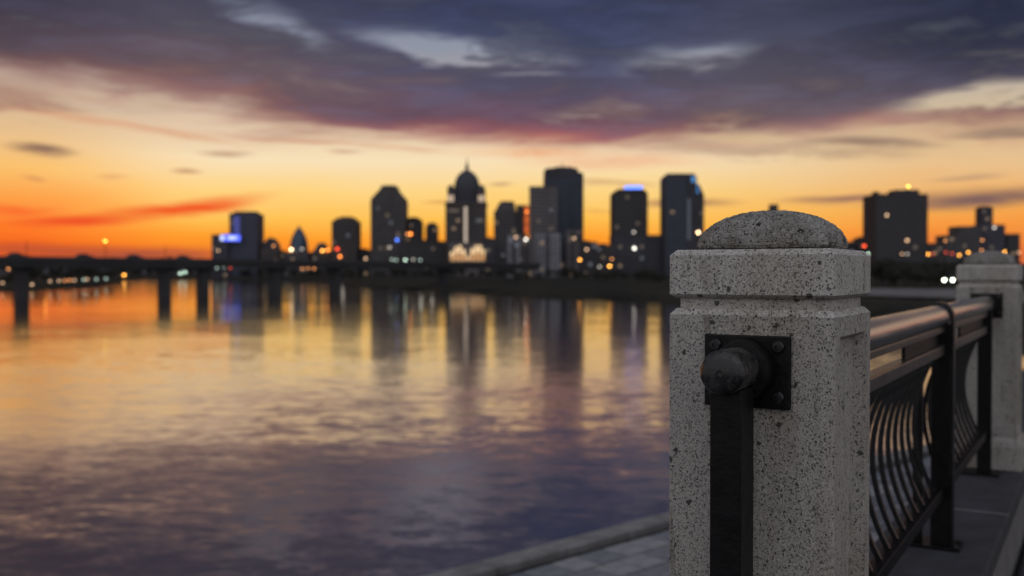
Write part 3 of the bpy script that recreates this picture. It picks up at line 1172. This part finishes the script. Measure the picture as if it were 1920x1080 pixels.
# --- the domed tower
b = Bld('domed_tower', 'tall tower with dark dome, spire and corner turrets above a floodlit arcade', 873, 1000, 'tower')
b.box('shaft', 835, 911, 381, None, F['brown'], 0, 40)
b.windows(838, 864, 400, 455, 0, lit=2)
b.windows(884, 908, 400, 455, 0, lit=2)
b.box('cornice', 833.5, 912.5, 379, 382.5, F['grey'], -0.8, 41)
b.box('drum', 850, 897, 358, 379, F['navy'], 6, 34)
prof = [(24.3, 360), (24.8, 352), (24.2, 343), (22, 334), (17.5, 325.5), (11, 319.5), (5, 316), (3.0, 314), (3.4, 309), (2.6, 305), (1.2, 303), (0.8, 296), (0.25, 290)]
o = MB().lathe([(r_ * b.k, b.Z(y_)) for r_, y_ in prof], 28).build('dome', F['copper'], b.root, 40)
o.location = (b.X(874), 20, 0)
for cx in (845, 902.5):
    for d_ in (2, 28):
        t_ = b.box('turret', cx - 6.5, cx + 6.5, 352, 379, F['grey'], d_, d_ + 7)
        MB().loops([[(b.X(cx - 6.8), d_ - .2, b.Z(352)), (b.X(cx + 6.8), d_ - .2, b.Z(352)), (b.X(cx + 6.8), d_ + 7.2, b.Z(352)), (b.X(cx - 6.8), d_ + 7.2, b.Z(352))],
                    [(b.X(cx - 2), d_ + 2.5, b.Z(346)), (b.X(cx + 2), d_ + 2.5, b.Z(346)), (b.X(cx + 2), d_ + 4.5, b.Z(346)), (b.X(cx - 2), d_ + 4.5, b.Z(346))]]).build('turret_roof', F['slate'], t_)
        if d_ == 2:
            for q in (-4, 0, 4):
                b.box('turret_glow', cx + q - 1.1, cx + q + 1.1, 366, 378, E['flood'], d_ - 0.5, d_ - 0.1, t_)  # glowing panels imitate floodlight on the turret faces
b.box('centre_bay', 866, 880, 384, 457, F['grey'], -1.0, -0.003)
for q in range(12):
    b.box('stair_window', 870.5, 876, 389 + q * 5.6, 392.4 + q * 5.6, E['strip'], -1.5, -1.05)
b.box('lit_window', 841, 860, 393, 397, E['room_dim'], -0.5, -0.1)
b.box('arcade_block', 843, 914, 456, None, F['pale'], -10, -0.003)
for q, (cx, top) in enumerate([(848.5, 472), (856, 463), (863.5, 460), (871, 468), (878.5, 480), (886, 466), (893.5, 460), (901, 460), (908.5, 468)]):
    poly = [(cx - 2.5, 489), (cx - 2.5, top + 2.5)] + [(cx + 2.5 * math.cos(math.pi * (1 - a_ / 6)), top + 2.5 - 2.5 * math.sin(math.pi * a_ / 6)) for a_ in range(1, 6)] + [(cx + 2.5, top + 2.5), (cx + 2.5, 489)]
    aw = b.prism('glowing_arch', poly, E['flood_top'], -10.5, -10.1)  # arch shapes glow to imitate warm uplighting of the arcade
    b.box('lower_glow', cx - 2.3, cx + 2.3, top + (489 - top) * 0.5, 488.5, E['arcade'], -10.8, -10.55, aw)  # dimmer amber lower half imitates the fade of that uplighting

# --- stepped block with orange sign
b = Bld('office_block', 'stepped grey office block with an orange glowing vertical sign on its right edge', 955, 1010)
b.box('tower', 926, 968, 396, None, F['grey'], 0, 26)
b.frustum('roof_step', 928, 967, 396, 936, 965, 380, F['grey'], 1, 24, 2)
b.box('roof_plant', 938, 963, 376.5, 380, F['slate'], 6, 20)
b.box('wing', 968, 986.5, 384, None, F['brown'], 3, 22)
b.windows(926, 968, 398, None, 0, lit=4)
b.windows(968, 983, 386, None, 3, lit=1)
s_ = b.box('sign_frame', 982.5, 992, 385, 440, F['dark'], 1.6, 2.95)
b.box('sign_panel', 983.5, 991, 387, 402, E['orange_sign'], 1.2, 1.55, s_)
b.box('sign_panel', 983.5, 991, 404, 420, E['orange_sign'], 1.2, 1.55, s_)
b.box('sign_panel', 983.5, 991, 422, 438, E['orange_sign'], 1.2, 1.55, s_)
b.light('lamp', 988, 397, 'orange', 1.3, 0.9)

# --- pale slab in front of the tallest tower
b = Bld('office_tower', 'pale flat-topped slab tower standing in front of the tallest tower', 1016, 990)
b.box('tower', 993, 1044, 351, None, F['pale'], 0, 26)
b.box('parapet', 992.5, 1044.5, 349.5, 351, F['grey'], -0.4, 26.4)
b.windows(994, 1043, 353, None, 0, lit=4, bay=2.8)
# --- tallest
b = Bld('skyscraper', 'tallest dark tower of the skyline with a stubby mast on its roof', 1058, 1050, 'tower')
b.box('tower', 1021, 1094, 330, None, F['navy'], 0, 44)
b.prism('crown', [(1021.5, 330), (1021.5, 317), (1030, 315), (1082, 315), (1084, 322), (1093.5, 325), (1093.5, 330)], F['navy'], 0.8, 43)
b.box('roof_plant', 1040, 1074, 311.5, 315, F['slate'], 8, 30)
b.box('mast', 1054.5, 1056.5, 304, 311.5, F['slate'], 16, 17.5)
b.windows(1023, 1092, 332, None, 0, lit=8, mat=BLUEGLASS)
for x_ in range(1030, 1092, 10):
    b.box('pilaster', x_ - 0.7, x_ + 0.7, 331, None, F['navy'], -0.6, -0.003)

# --- pale towers at their feet
for i, (x0, x1, y0, col, lab) in enumerate([
        (952, 975, 441, 'white', 'white riverside apartment slab with lamp on its roof, below the orange sign'),
        (979, 998, 446, 'pale', 'narrow pale riverside block between the white apartment slabs'),
        (1004, 1050, 438, 'white', 'wide white riverside apartment slab below the pale slab tower'),
        (1064, 1084, 432, 'pale', 'slim pale riverside block below the tallest tower')]):
    b = Bld('riverside_block', lab, (x0 + x1) / 2, 800 + 12 * i)
    b.box('wall', x0, x1, y0, None, F[col], 0, 16)
    b.box('roof_plant', x0 + 4, x1 - 8, y0 - 3.5, y0, F['slate'], 3, 10)
    b.windows(x0, x1, y0 + 2, None, 0, lit=2, bay=3.0)
    q = (x0 + x1) / 2
    b.box('stair_tower', q - 1.6, q + 1.6, y0 - 1, None, F['dark'], -1.0, -0.003)
    if i == 0:
        b.light('lamp', x1 - 8, y0 + 4, 'warm_dim', 2.0)
    if i == 1:
        b.light('lamp', 986, 449, 'white', 2.1)
    if i == 3:
        b.light('lamp', 1076, 447, 'warm_dim', 1.8)

# --- blue-crowned tower
b = Bld('blue_crowned_tower', 'dark tower with a glowing blue crown on its rounded roof', 1182, 980, 'tower')
b.box('tower', 1150, 1214.5, 362, None, F['dark'], 0, 34)
b.prism('crown', [(1150.5, 362), (1153, 358), (1160, 354.5), (1205, 354.5), (1211, 358), (1214, 362)], F['dark'], 0.6, 33)
b.box('blue_crown', 1175, 1206, 347.5, 354.4, E['blue_crown'], 6, 24)
b.windows(1152, 1213, 364, 436, 0, lit=3)
b.box('podium', 1148, 1248, 441, None, F['navy'], -8, 30)
b.windows(1150, 1246, 443, None, -8, lit=5)
b.light('lamp', 1186, 436, 'white_dim', 2.1, -8.5)
b.light('lamp', 1187, 466, 'white', 2.4, -8.5)

# --- two-part tower with cyan strips
b = Bld('twin_step_tower', 'dark tower with lower right wing and cyan light strips, right of the blue-crowned tower', 1282, 960, 'tower')
b.box('tower', 1246, 1306, 331, None, F['navy'], 0, 30)
b.frustum('crown', 1247, 1305, 331, 1252, 1302, 325, F['navy'], 0.5, 29, 1.5)
b.windows(1248, 1288, 334, None, 0, lit=3, mat=BLUEGLASS)
b.box('wing', 1306, 1320.5, 364, None, F['navy'], 2, 26)
b.frustum('wing_roof', 1306, 1320, 364, 1306, 1312, 345, F['slate'], 2.5, 25, 1)
b.windows(1306, 1320, 366, None, 2, lit=1)
b.box('light_strip', 1296, 1303, 331, 342, E['cyan'], -0.5, -0.1)
b.box('light_strip', 1305.5, 1309, 344, 352, E['cyan'], 1.4, 1.9)
b.box('light_strip', 1304, 1310, 354, 362, E['cyan'], 1.2, 1.9)
for q in range(14):
    b.box('lit_window', 1289, 1294, 374 + q * 5.5, 377 + q * 5.5, E['room_cool'], -0.5, -0.1)
b.light('lamp', 1309, 436, 'warm', 2.3, 1.2)

# --- tower behind the near post
b = Bld('office_tower', 'small flat-topped tower whose roof shows just above the front stone post', 1454, 1150)
b.box('tower', 1436, 1474, 396, None, F['grey'], 0, 26)
b.box('roof_plant', 1447, 1461, 382.5, 396, F['slate'], 5, 16)
b.windows(1436, 1474, 398, None, 0, lit=2)

# --- broad block on the right
b = Bld('broad_block', 'broad dark apartment block with an amber beacon on its roof, right of the front post', 1690, 860)
b.box('tower', 1640, 1739, 364, None, F['dark'], 0, 30)
b.box('corner_turret', 1640.5, 1649, 359, 364, F['dark'], 2, 8)
b.box('roof_plant', 1682, 1727, 355, 364, F['slate'], 5, 22)
b.windows(1643, 1736, 367, None, 0, lit=1)
o_ = b.box('beacon_mast', 1709, 1711, 350, 355, F['slate'], 10, 11)
b.light('beacon', 1710.5, 348, 'yellow', 2.0, 10.5)
b.light('lamp', 1661, 404, 'warm_dim', 2.2)
b.light('lamp', 1699, 451, 'warm_dim', 2.4)

# --- cluster far right
b = Bld('office_tower', 'slim dark tower above the pale terraces at the far right of the skyline', 1855, 1000)
b.box('tower', 1845, 1866.5, 388, None, F['navy'], 6, 20)
b.box('roof_plant', 1848, 1864, 386, 388, F['slate'], 8, 18)
b.windows(1845, 1866.5, 390, 420, 6, lit=2)
b.box('terrace', 1841, 1884, 421, None, F['violet'], 0, 24)
b.windows(1841, 1884, 423, None, 0, lit=3)
b.light('lamp', 1862, 427, 'white_dim', 2.4)
b = Bld('terraced_block', 'long stepped pale block left of the slim tower at far right', 1818, 990)
b.box('wall', 1797, 1840, 424, None, F['grey'], 0, 24)
b.box('step', 1771, 1797, 441, None, F['grey'], 0, 22)
b.windows(1797, 1840, 426, None, 0, lit=3)
b.windows(1771, 1797, 443, None, 0, lit=1)
b = Bld('low_block', 'low dark block at the right end of the skyline', 1900, 1000)
b.box('wall', 1888, 1912, 438, None, F['dark'], 0, 20)
b.windows(1888, 1912, 440, None, 0, lit=1)

# --- low-rise blocks between the towers
LOWR = [
    (520, 540, 472, 1130, 'brown', 'low brown block between the gabled building and the pointed dome'),
    (668, 697, 468, 1090, 'dark', 'low dark block at the left foot of the chamfered tower'),
    (752, 835, 452, 1030, 'dark', 'wide dark mid-rise block left of the domed tower'),
    (909, 930, 447, 980, 'navy', 'dark mid-rise block at the right foot of the domed tower'),
    (1048, 1066, 456, 860, 'navy', 'dark gap-filling block between the white riverside slabs'),
    (1085, 1120, 453, 900, 'dark', 'low dark block right of the tallest tower'),
    (1118, 1151, 459, 910, 'brown', 'low brown block left of the blue-crowned tower podium'),
    (1215, 1247, 447, 1010, 'dark', 'dark mid-rise block between the blue-crowned tower and the two-part tower'),
    (1320, 1420, 462, 960, 'brown', 'low brown block right of the two-part tower, partly behind the front post'),
    (1590, 1612, 455, 940, 'dark', 'low dark block seen between the front post dome and broad block'),
    (1612, 1624, 446, 945, 'brown', 'small brown block with higher roof left of the broad block'),
    (1624, 1641, 456, 950, 'dark', 'low dark block touching the left side of the broad block'),
    (1740, 1775, 458, 900, 'brown', 'low brown block right of the broad block'),
]
for x0, x1, y0, D, col, lab in LOWR:
    b = Bld('low_block', lab, (x0 + x1) / 2, D)
    b.box('wall', x0, x1, y0, None, F[col], 0, 20)
    w_ = x1 - x0
    b.box('roof_plant', x0 + w_ * 0.2, x0 + w_ * 0.6, y0 - 2.5, y0, F['slate'], 3, 12)
    b.windows(x0, x1, y0 + 2, None, 0, lit=2 + int(w_ / 25))


# ------------------------------------------------------------------ bridge
def br(x):
    """distance of the bridge line at photo column x"""
    A = (at(40, 300), 300)
    B_ = (at(628, 405), 405)
    s0 = (x - 960) / FPX
    # A + q (B-A) : X = s0 * D
    q = (s0 * A[1] - A[0]) / ((B_[0] - A[0]) - s0 * (B_[1] - A[1]))
    return A[1] + q * (B_[1] - A[1])


A = Vector((at(-700, br(-700)), br(-700)))
B_ = Vector((at(1000, br(1000)), br(1000)))
BD = (B_ - A).normalized()
BROT = math.atan2(BD.y, BD.x)
BL = (B_ - A).length
DECK = EYE + 4.1
bridge = empty('river_bridge', (A.x, A.y, 0), BROT)
tag(bridge, 'long dark concrete beam bridge crossing the river on single piers', 'bridge')
MB().box(0, BL, -5, 5, DECK - 0.7, DECK).build('deck', F['concrete'], bridge)
for y_ in (-3.8, 0, 3.8):
    MB().box(0, BL, y_ - 0.5, y_ + 0.5, DECK - 2.3, DECK - 0.703).build('girder', F['concrete'], bridge)
for y_ in (-4.9, 4.65):
    MB().box(0, BL, y_, y_ + 0.25, DECK + 0.003, DECK + 0.75).build('parapet', F['concrete'], bridge)


def along(x):
    D = br(x)
    return (Vector((at(x, D), D)) - A).dot(BD)


for x in (-190, 40, 308, 380, 515, 628, 832):
    q = along(x)
    w_ = 1.75 if x < 500 else 2.4
    MB().loops([[(q - 5 * .28, -3.2, DECK - 3.2), (q + 5 * .28, -3.2, DECK - 3.2), (q + 5 * .28, 3.2, DECK - 3.2), (q - 5 * .28, 3.2, DECK - 3.2)],
                [(q - 2.0, -5.2, DECK - 2.31), (q + 2.0, -5.2, DECK - 2.31), (q + 2.0, 5.2, DECK - 2.31), (q - 2.0, 5.2, DECK - 2.31)]]).build('pier_head', F['concrete'], bridge)
    MB().box(q - w_ * 0.78, q + w_ * 0.78, -2.2, 2.2, -3, DECK - 3.203).build('pier', F['concrete'], bridge, bevel=0.3)

ORD = ('leftmost second third fourth fifth sixth seventh eighth ninth tenth eleventh twelfth thirteenth fourteenth fifteenth sixteenth '
       'seventeenth eighteenth nineteenth twentieth').split()


def nth(i):
    if i == 0:
        return 'leftmost'
    if i < 20:
        return ORD[i] + ' from left'
    return '%dth from left' % (i + 1) if (i + 1) % 10 not in (1, 2, 3) else '%d%s from left' % (i + 1, {1: 'st', 2: 'nd', 3: 'rd'}[(i + 1) % 10])


# ------------------------------------------------------------------ lamps
pole_me = MB().lathe([(0.16, 0), (0.16, 0.03), (0.10, 0.05), (0.07, 1.0)], 8).mesh('pole', 40)
pole_me.materials.append(M['black'])
head_me = {}
for k in E:
    me = MB().lathe([(math.sin(math.pi * q / 6) + 0.001, -math.cos(math.pi * q / 6)) for q in range(7)], 10).mesh('lamp_head', 60)
    me.materials.append(E[k])
    head_me[k] = me
hood_me = MB().lathe([(1.1, 0.55), (0.9, 0.95), (0.2, 1.25)], 10).mesh('hood', 40)
hood_me.materials.append(M['black'])


def lamp(name, label, group, x, y, D, e, r=1.8, base=None, cat='lamp'):
    z0 = (land_z(x, D) - 0.5) if base is None else base
    z1 = zt(y, D)
    if z1 < z0 + 1.2:
        z1 = z0 + 1.2
    root = empty(name, (at(x, D), D, z0))
    tag(root, label, cat, group)
    k = D / FPX
    o = bpy.data.objects.new('pole', pole_me)
    COL.objects.link(o)
    o.parent = root
    s_ = max(1.2, k * 3.6)
    o.scale = (s_, s_, z1 - z0)
    if e:
        o = bpy.data.objects.new('lamp_head', head_me[e])
        COL.objects.link(o)
        o.parent = root
        o.location = (0, -s_ * .1, z1 - z0 + r * k)
        o.scale = (r * k,) * 3
        h_ = bpy.data.objects.new('hood', hood_me)
        COL.objects.link(h_)
        h_.parent = root
        h_.location = (0, -s_ * .1, z1 - z0 + r * k)
        h_.scale = (r * k,) * 3
    return root


LAMPS = [
    ('lamp in the row of small warm lamps along the left shore', 'warm lamps on the left shore',
     [(94, 529, 'warm_dim'), (111, 528, 'warm_dim'), (122, 528, 'amber_dim'), (131, 527, 'amber_dim'), (140, 527, 'warm_dim')], 6),
    ('pale greenish lamp at the tip of the left shore', 'greenish lamps on the left shore',
     [(157, 526, 'green_dim'), (163, 525, 'warm_dim'), (181, 525, 'green_dim'), (199, 524, 'green_dim')], 6),
    ('pale green far-shore lamp under the bridge', 'green lamps under the bridge',
     [(338, 514, 'green'), (347, 512, 'green')], 20),
    ('pale lamp on the far shore below the blue sign tower', 'pale lamps below the blue sign tower',
     [(394, 504, 'warm_dim'), (407, 504, 'green_dim'), (420, 503, 'green_dim')], 25),
    ('dull orange lamp of the trio below the small gabled roofs', 'orange lamp trio',
     [(567, 505, 'amber_dim'), (578, 505, 'amber_dim'), (589, 505, 'amber_dim')], 25),
    ('pale lamp in the row below the chamfered tower', 'lamps below the chamfered tower',
     [(735, 488, 'green_dim'), (743, 489, 'green_dim'), (760, 489, 'green'), (788, 489, 'green_dim'), (775, 488, 'white_dim')], 230),
    ('white shore lamp between chamfered and domed towers', 'white shore lamps',
     [(761, 503, 'white_dim'), (789, 503, 'white'), (797, 504, 'white_dim'), (810, 503, 'white'), (843, 505, 'green_dim')], 180),
    ('orange street lamp on the road behind the far post', 'orange lamps on the right bank road',
     [(1740, 478, 'amber'), (1772, 453, 'amber_dim'), (1798, 480, 'amber'), (1815, 475, 'amber'), (1841, 452, 'amber_dim'), (1840, 471, 'amber_dim'), (1883, 474, 'amber')], 330),
    ('dim red lamp on the road below the broad block', 'dim red lamps on the right bank', [(1773, 475, 'red_dim'), (1748, 478, 'red_dim'), (1785, 477, 'red_dim')], 330),
    ('dim warm lamp among the trees below the broad block', 'dim lamps below the broad block', [(1691, 478, 'warm_dim'), (1701, 478, 'white_dim'), (1910, 475, 'warm_dim')], 330),
]
for lab, grp, items, off in LAMPS:
    for i, (x, y, e) in enumerate(sorted(items)):
        lamp('street_lamp', lab + ', ' + nth(i), grp, x, y, shore_d(x) + off, e)
for lab, x, y, e, D, r in [
        ('orange lamp on the left shore under the bridge deck', 85, 498, 'amber', 620, 2.0),
        ('dim reddish lamp at the left picture edge under the bridge', 16, 506, 'amber_dim', 600, 2.0),
        ('bright orange lamp at the waterline right of the left shore tip', 233, 518, 'amber', 1080, 2.3),
        ('low white lamp at the water edge beside the leftmost pier', 60, 535, 'warm_dim', 462, 2.0),
        ('warm low lamp at the left picture edge by the water', 5, 532, 'warm_dim', 455, 1.8),
        ('single white lamp on the shore below the brown office block', 642, 504, 'white', 830, 2.1),
        ('amber lamp on the dark bank below the blue-crowned tower', 1143, 501, 'amber', 560, 2.2),
        ('orange lamp at the foot of the tallest tower', 1087, 489, 'amber', 640, 2.0),
        ('dim pale lamp on the bank left of the amber lamp', 1124, 502, 'white_dim', 570, 2.0),
        ('dim warm lamp above the amber lamp below the podium', 1147, 487, 'amber_dim', 640, 1.8),
        ('dim warm lamp right of the slim pale riverside block', 1100, 470, 'warm_dim', 760, 2.4),
        ('red signal lamp just right of the front post dome', 1620, 463, 'red', 700, 2.2),
        ('white lamp just above the right corner of the front post cap', 1627, 478, 'green', 620, 1.8),
        ('dim red lamp right of the three pale shore lamps', 432, 504, 'red_dim', 1000, 2.0)]:
    lamp('street_lamp', lab, 'single lamps across the river', x, y, D, e, r)
# on the bridge
D_ = br(198)
lamp('bridge_lamp', 'yellow lamp lit on a tall pole on the bridge', 'lamp masts on the bridge', 198, 454, D_, 'yellow', 2.2, DECK + 0.0, 'lamp')
for x, y, lab in ((50, 452, 'unlit mast on the bridge at the left end'), (310, 462, 'unlit mast on the bridge above the paired piers')):
    lamp('bridge_mast', lab, 'lamp masts on the bridge', x, y, br(x), None, 2.0, DECK + 0.0, 'mast')


# ------------------------------------------------------------------ vehicles
def car(name, label, loc, rot, mat, lights=None, group=None, s=1.0):
    root = empty(name, loc, rot)
    tag(root, label, 'car', group)
    root.scale = (s, s, s)
    # side outline extruded across, roof narrower than sills
    low = [(-2.15, .35), (-2.2, .75), (-2.05, .95), (-0.9, 1.02), (0.95, 1.02), (2.0, .88), (2.18, .65), (2.15, .35)]
    MB().loops([[(x_, -.85, z_) for x_, z_ in low], [(x_, .85, z_) for x_, z_ in low]]).build('body', mat, root, bevel=0.06)
    cabp = [(-1.75, 1.0), (-1.25, 1.45), (0.25, 1.48), (1.05, 1.0)]
    MB().loops([[(x_, -.72, z_) for x_, z_ in cabp], [(x_, .72, z_) for x_, z_ in cabp]]).build('cabin', GLASS, root, bevel=0.06)
    for wx in (-1.35, 1.35):
        for wy in (-.87, .67):
            o = MB().lathe([(0.33, 0), (0.33, 0.2)], 14).build('wheel', M['black'], root)
            o.rotation_euler = (R(-90), 0, 0)
            o.location = (wx, wy, 0.33)
    if lights:
        for wy in (-.62, .62):
            o = MB().lathe([(0.02, -.17), (.12, -.12), (.17, 0), (.12, .12), (0.02, .17)], 10).build('headlight', E[lights], root)
            o.location = (2.2, wy, .70)
            o.scale = (1.2, 1.0, 1.0)
    return root


PAINT = simple('dark_car_paint', (0.03, 0.032, 0.04), 0.3, 0.2, 0.1)
D_ = shore_d(1768) + 172
car('parked_car', 'car with bright headlights on the right bank, just left of the far post', (at(1768.5, D_), D_, land_z(1768, D_) + 0.15), R(-90 - 4), PAINT, 'head', s=2.0)
for x, lab in ((25, 'dark van-sized car on the bridge near the left edge'), (152, 'dark car on the bridge left of the yellow lamp'),
               (246, 'dark car on the bridge right of the yellow lamp'), (338, 'dark car on the bridge above the paired piers')):
    q = along(x)
    w = A + BD * q - Vector((-BD.y, BD.x)) * 2.0
    car('crossing_car', lab, (w.x, w.y, DECK + 0.005), BROT, PAINT, None, 'cars crossing the bridge', s=1.25)

# ------------------------------------------------------------------ trees
LEAF = simple('dark_foliage', (0.030, 0.032, 0.022), 0.8, 0, 0.4, 0.6)
BARK = simple('bark', (0.045, 0.036, 0.03), 0.9, 0, 0.3, 3)


def crown_mesh(seed, n=620):
    rd = random.Random(seed)
    mb = MB()
    lobes = [(rd.uniform(-.32, .32), rd.uniform(-.32, .32), rd.uniform(.38, .85), rd.uniform(.2, .34)) for _ in range(9)]
    for _ in range(n):
        lx, ly, lz, lr = rd.choice(lobes)
        v = Vector((rd.gauss(0, 1), rd.gauss(0, 1), rd.gauss(0, 1))).normalized() * lr * rd.uniform(.45, 1.0)
        c = Vector((lx, ly, lz)) + v
        a = Vector((rd.gauss(0, 1), rd.gauss(0, 1), rd.gauss(0, 1))).normalized()
        b2 = a.cross(Vector((rd.gauss(0, 1), rd.gauss(0, 1), rd.gauss(0, 1)))).normalized()
        s1, s2 = rd.uniform(.03, .065), rd.uniform(.02, .045)
        mb.quad(tuple(c - a * s1), tuple(c + b2 * s2), tuple(c + a * s1), tuple(c - b2 * s2))
    me = bpy.data.meshes.new('crown')
    me.from_pydata(mb.v, [], mb.f)
    me.materials.append(LEAF)
    return me


def trunk_mesh(seed):
    rd = random.Random(seed)
    mb = MB()

    def limb(p0, p1, r0, r1):
        p0, p1 = Vector(p0), Vector(p1)
        d_ = (p1 - p0).normalized()
        u_ = d_.cross(Vector((0.3, 0.8, 0.1))).normalized()
        v_ = d_.cross(u_)
        mb.loops([[p0 + (u_ * math.cos(a) + v_ * math.sin(a)) * r0 for a in [k * math.pi / 3 for k in range(6)]],
                  [p1 + (u_ * math.cos(a) + v_ * math.sin(a)) * r1 for a in [k * math.pi / 3 for k in range(6)]]])
    limb((0, 0, -.02), (0.02, 0.01, .42), .035, .022)
    for _ in range(6):
        a = rd.uniform(0, 6.28)
        limb((0.02, 0.01, rd.uniform(.25, .42)), (.28 * math.cos(a), .28 * math.sin(a), rd.uniform(.6, .85)), .016, .005)
    me = mb.mesh('trunk')
    me.materials.append(BARK)
    return me


CROWNS = [crown_mesh(k) for k in range(4)]
TRUNKS = [trunk_mesh(k) for k in range(4)]
rt = random.Random(11)


def tree(x, D, hpx, lab, grp):
    hgt = hpx / FPX * D
    root = empty('tree', (at(x, D), D, land_z(x, D) - 0.3), rt.uniform(0, 6.28))
    root.scale = (hgt * rt.uniform(.95, 1.35), hgt * rt.uniform(.95, 1.35), hgt)
    tag(root, lab, 'tree', grp)
    k = rt.randrange(4)
    for nm, me in (('trunk', TRUNKS[k]), ('crown', CROWNS[k])):
        o = bpy.data.objects.new(nm, me)
        COL.objects.link(o)
        o.parent = root


ROWS = [
    (1642, 1764, 13, 5, (125, 165), (34, 54), 'dark bushy tree beyond the gravel strip between the posts', 'trees between the posts'),
    (1644, 1914, 13, 5, (380, 480), (24, 40), 'dark tree of the tree line below the right-hand towers', 'tree line on the right bank'),
    (1196, 1244, 9, 3, (120, 190), (20, 32), 'dark tree on the bank beside the front stone post', 'trees left of the front post'),
    (704, 1190, 18, 5, (120, 330), (10, 22), 'small dark tree on the bank below the central skyline', 'trees along the central bank'),
    (6, 222, 13, 4, (30, 160), (16, 30), 'dark tree on the left shore under the bridge', 'trees on the left shore'),
    (230, 690, 16, 4, (30, 120), (12, 24), 'small dark tree on the far shore behind the piers', 'trees on the far shore'),
    (8, 396, 17, 6, (-60, 200), (20, 34), 'distant dark tree on the horizon above the bridge deck', 'distant tree line'),
]
for x0, x1, st, jit, off, hh, lab, grp in ROWS:
    for i, x in enumerate(range(x0, x1, st)):
        D = (1500 if grp.startswith('distant') else shore_d(x)) + rt.uniform(*off)
        tree(x + rt.uniform(-jit, jit), D, rt.uniform(*hh), lab + ', ' + nth(i), grp)
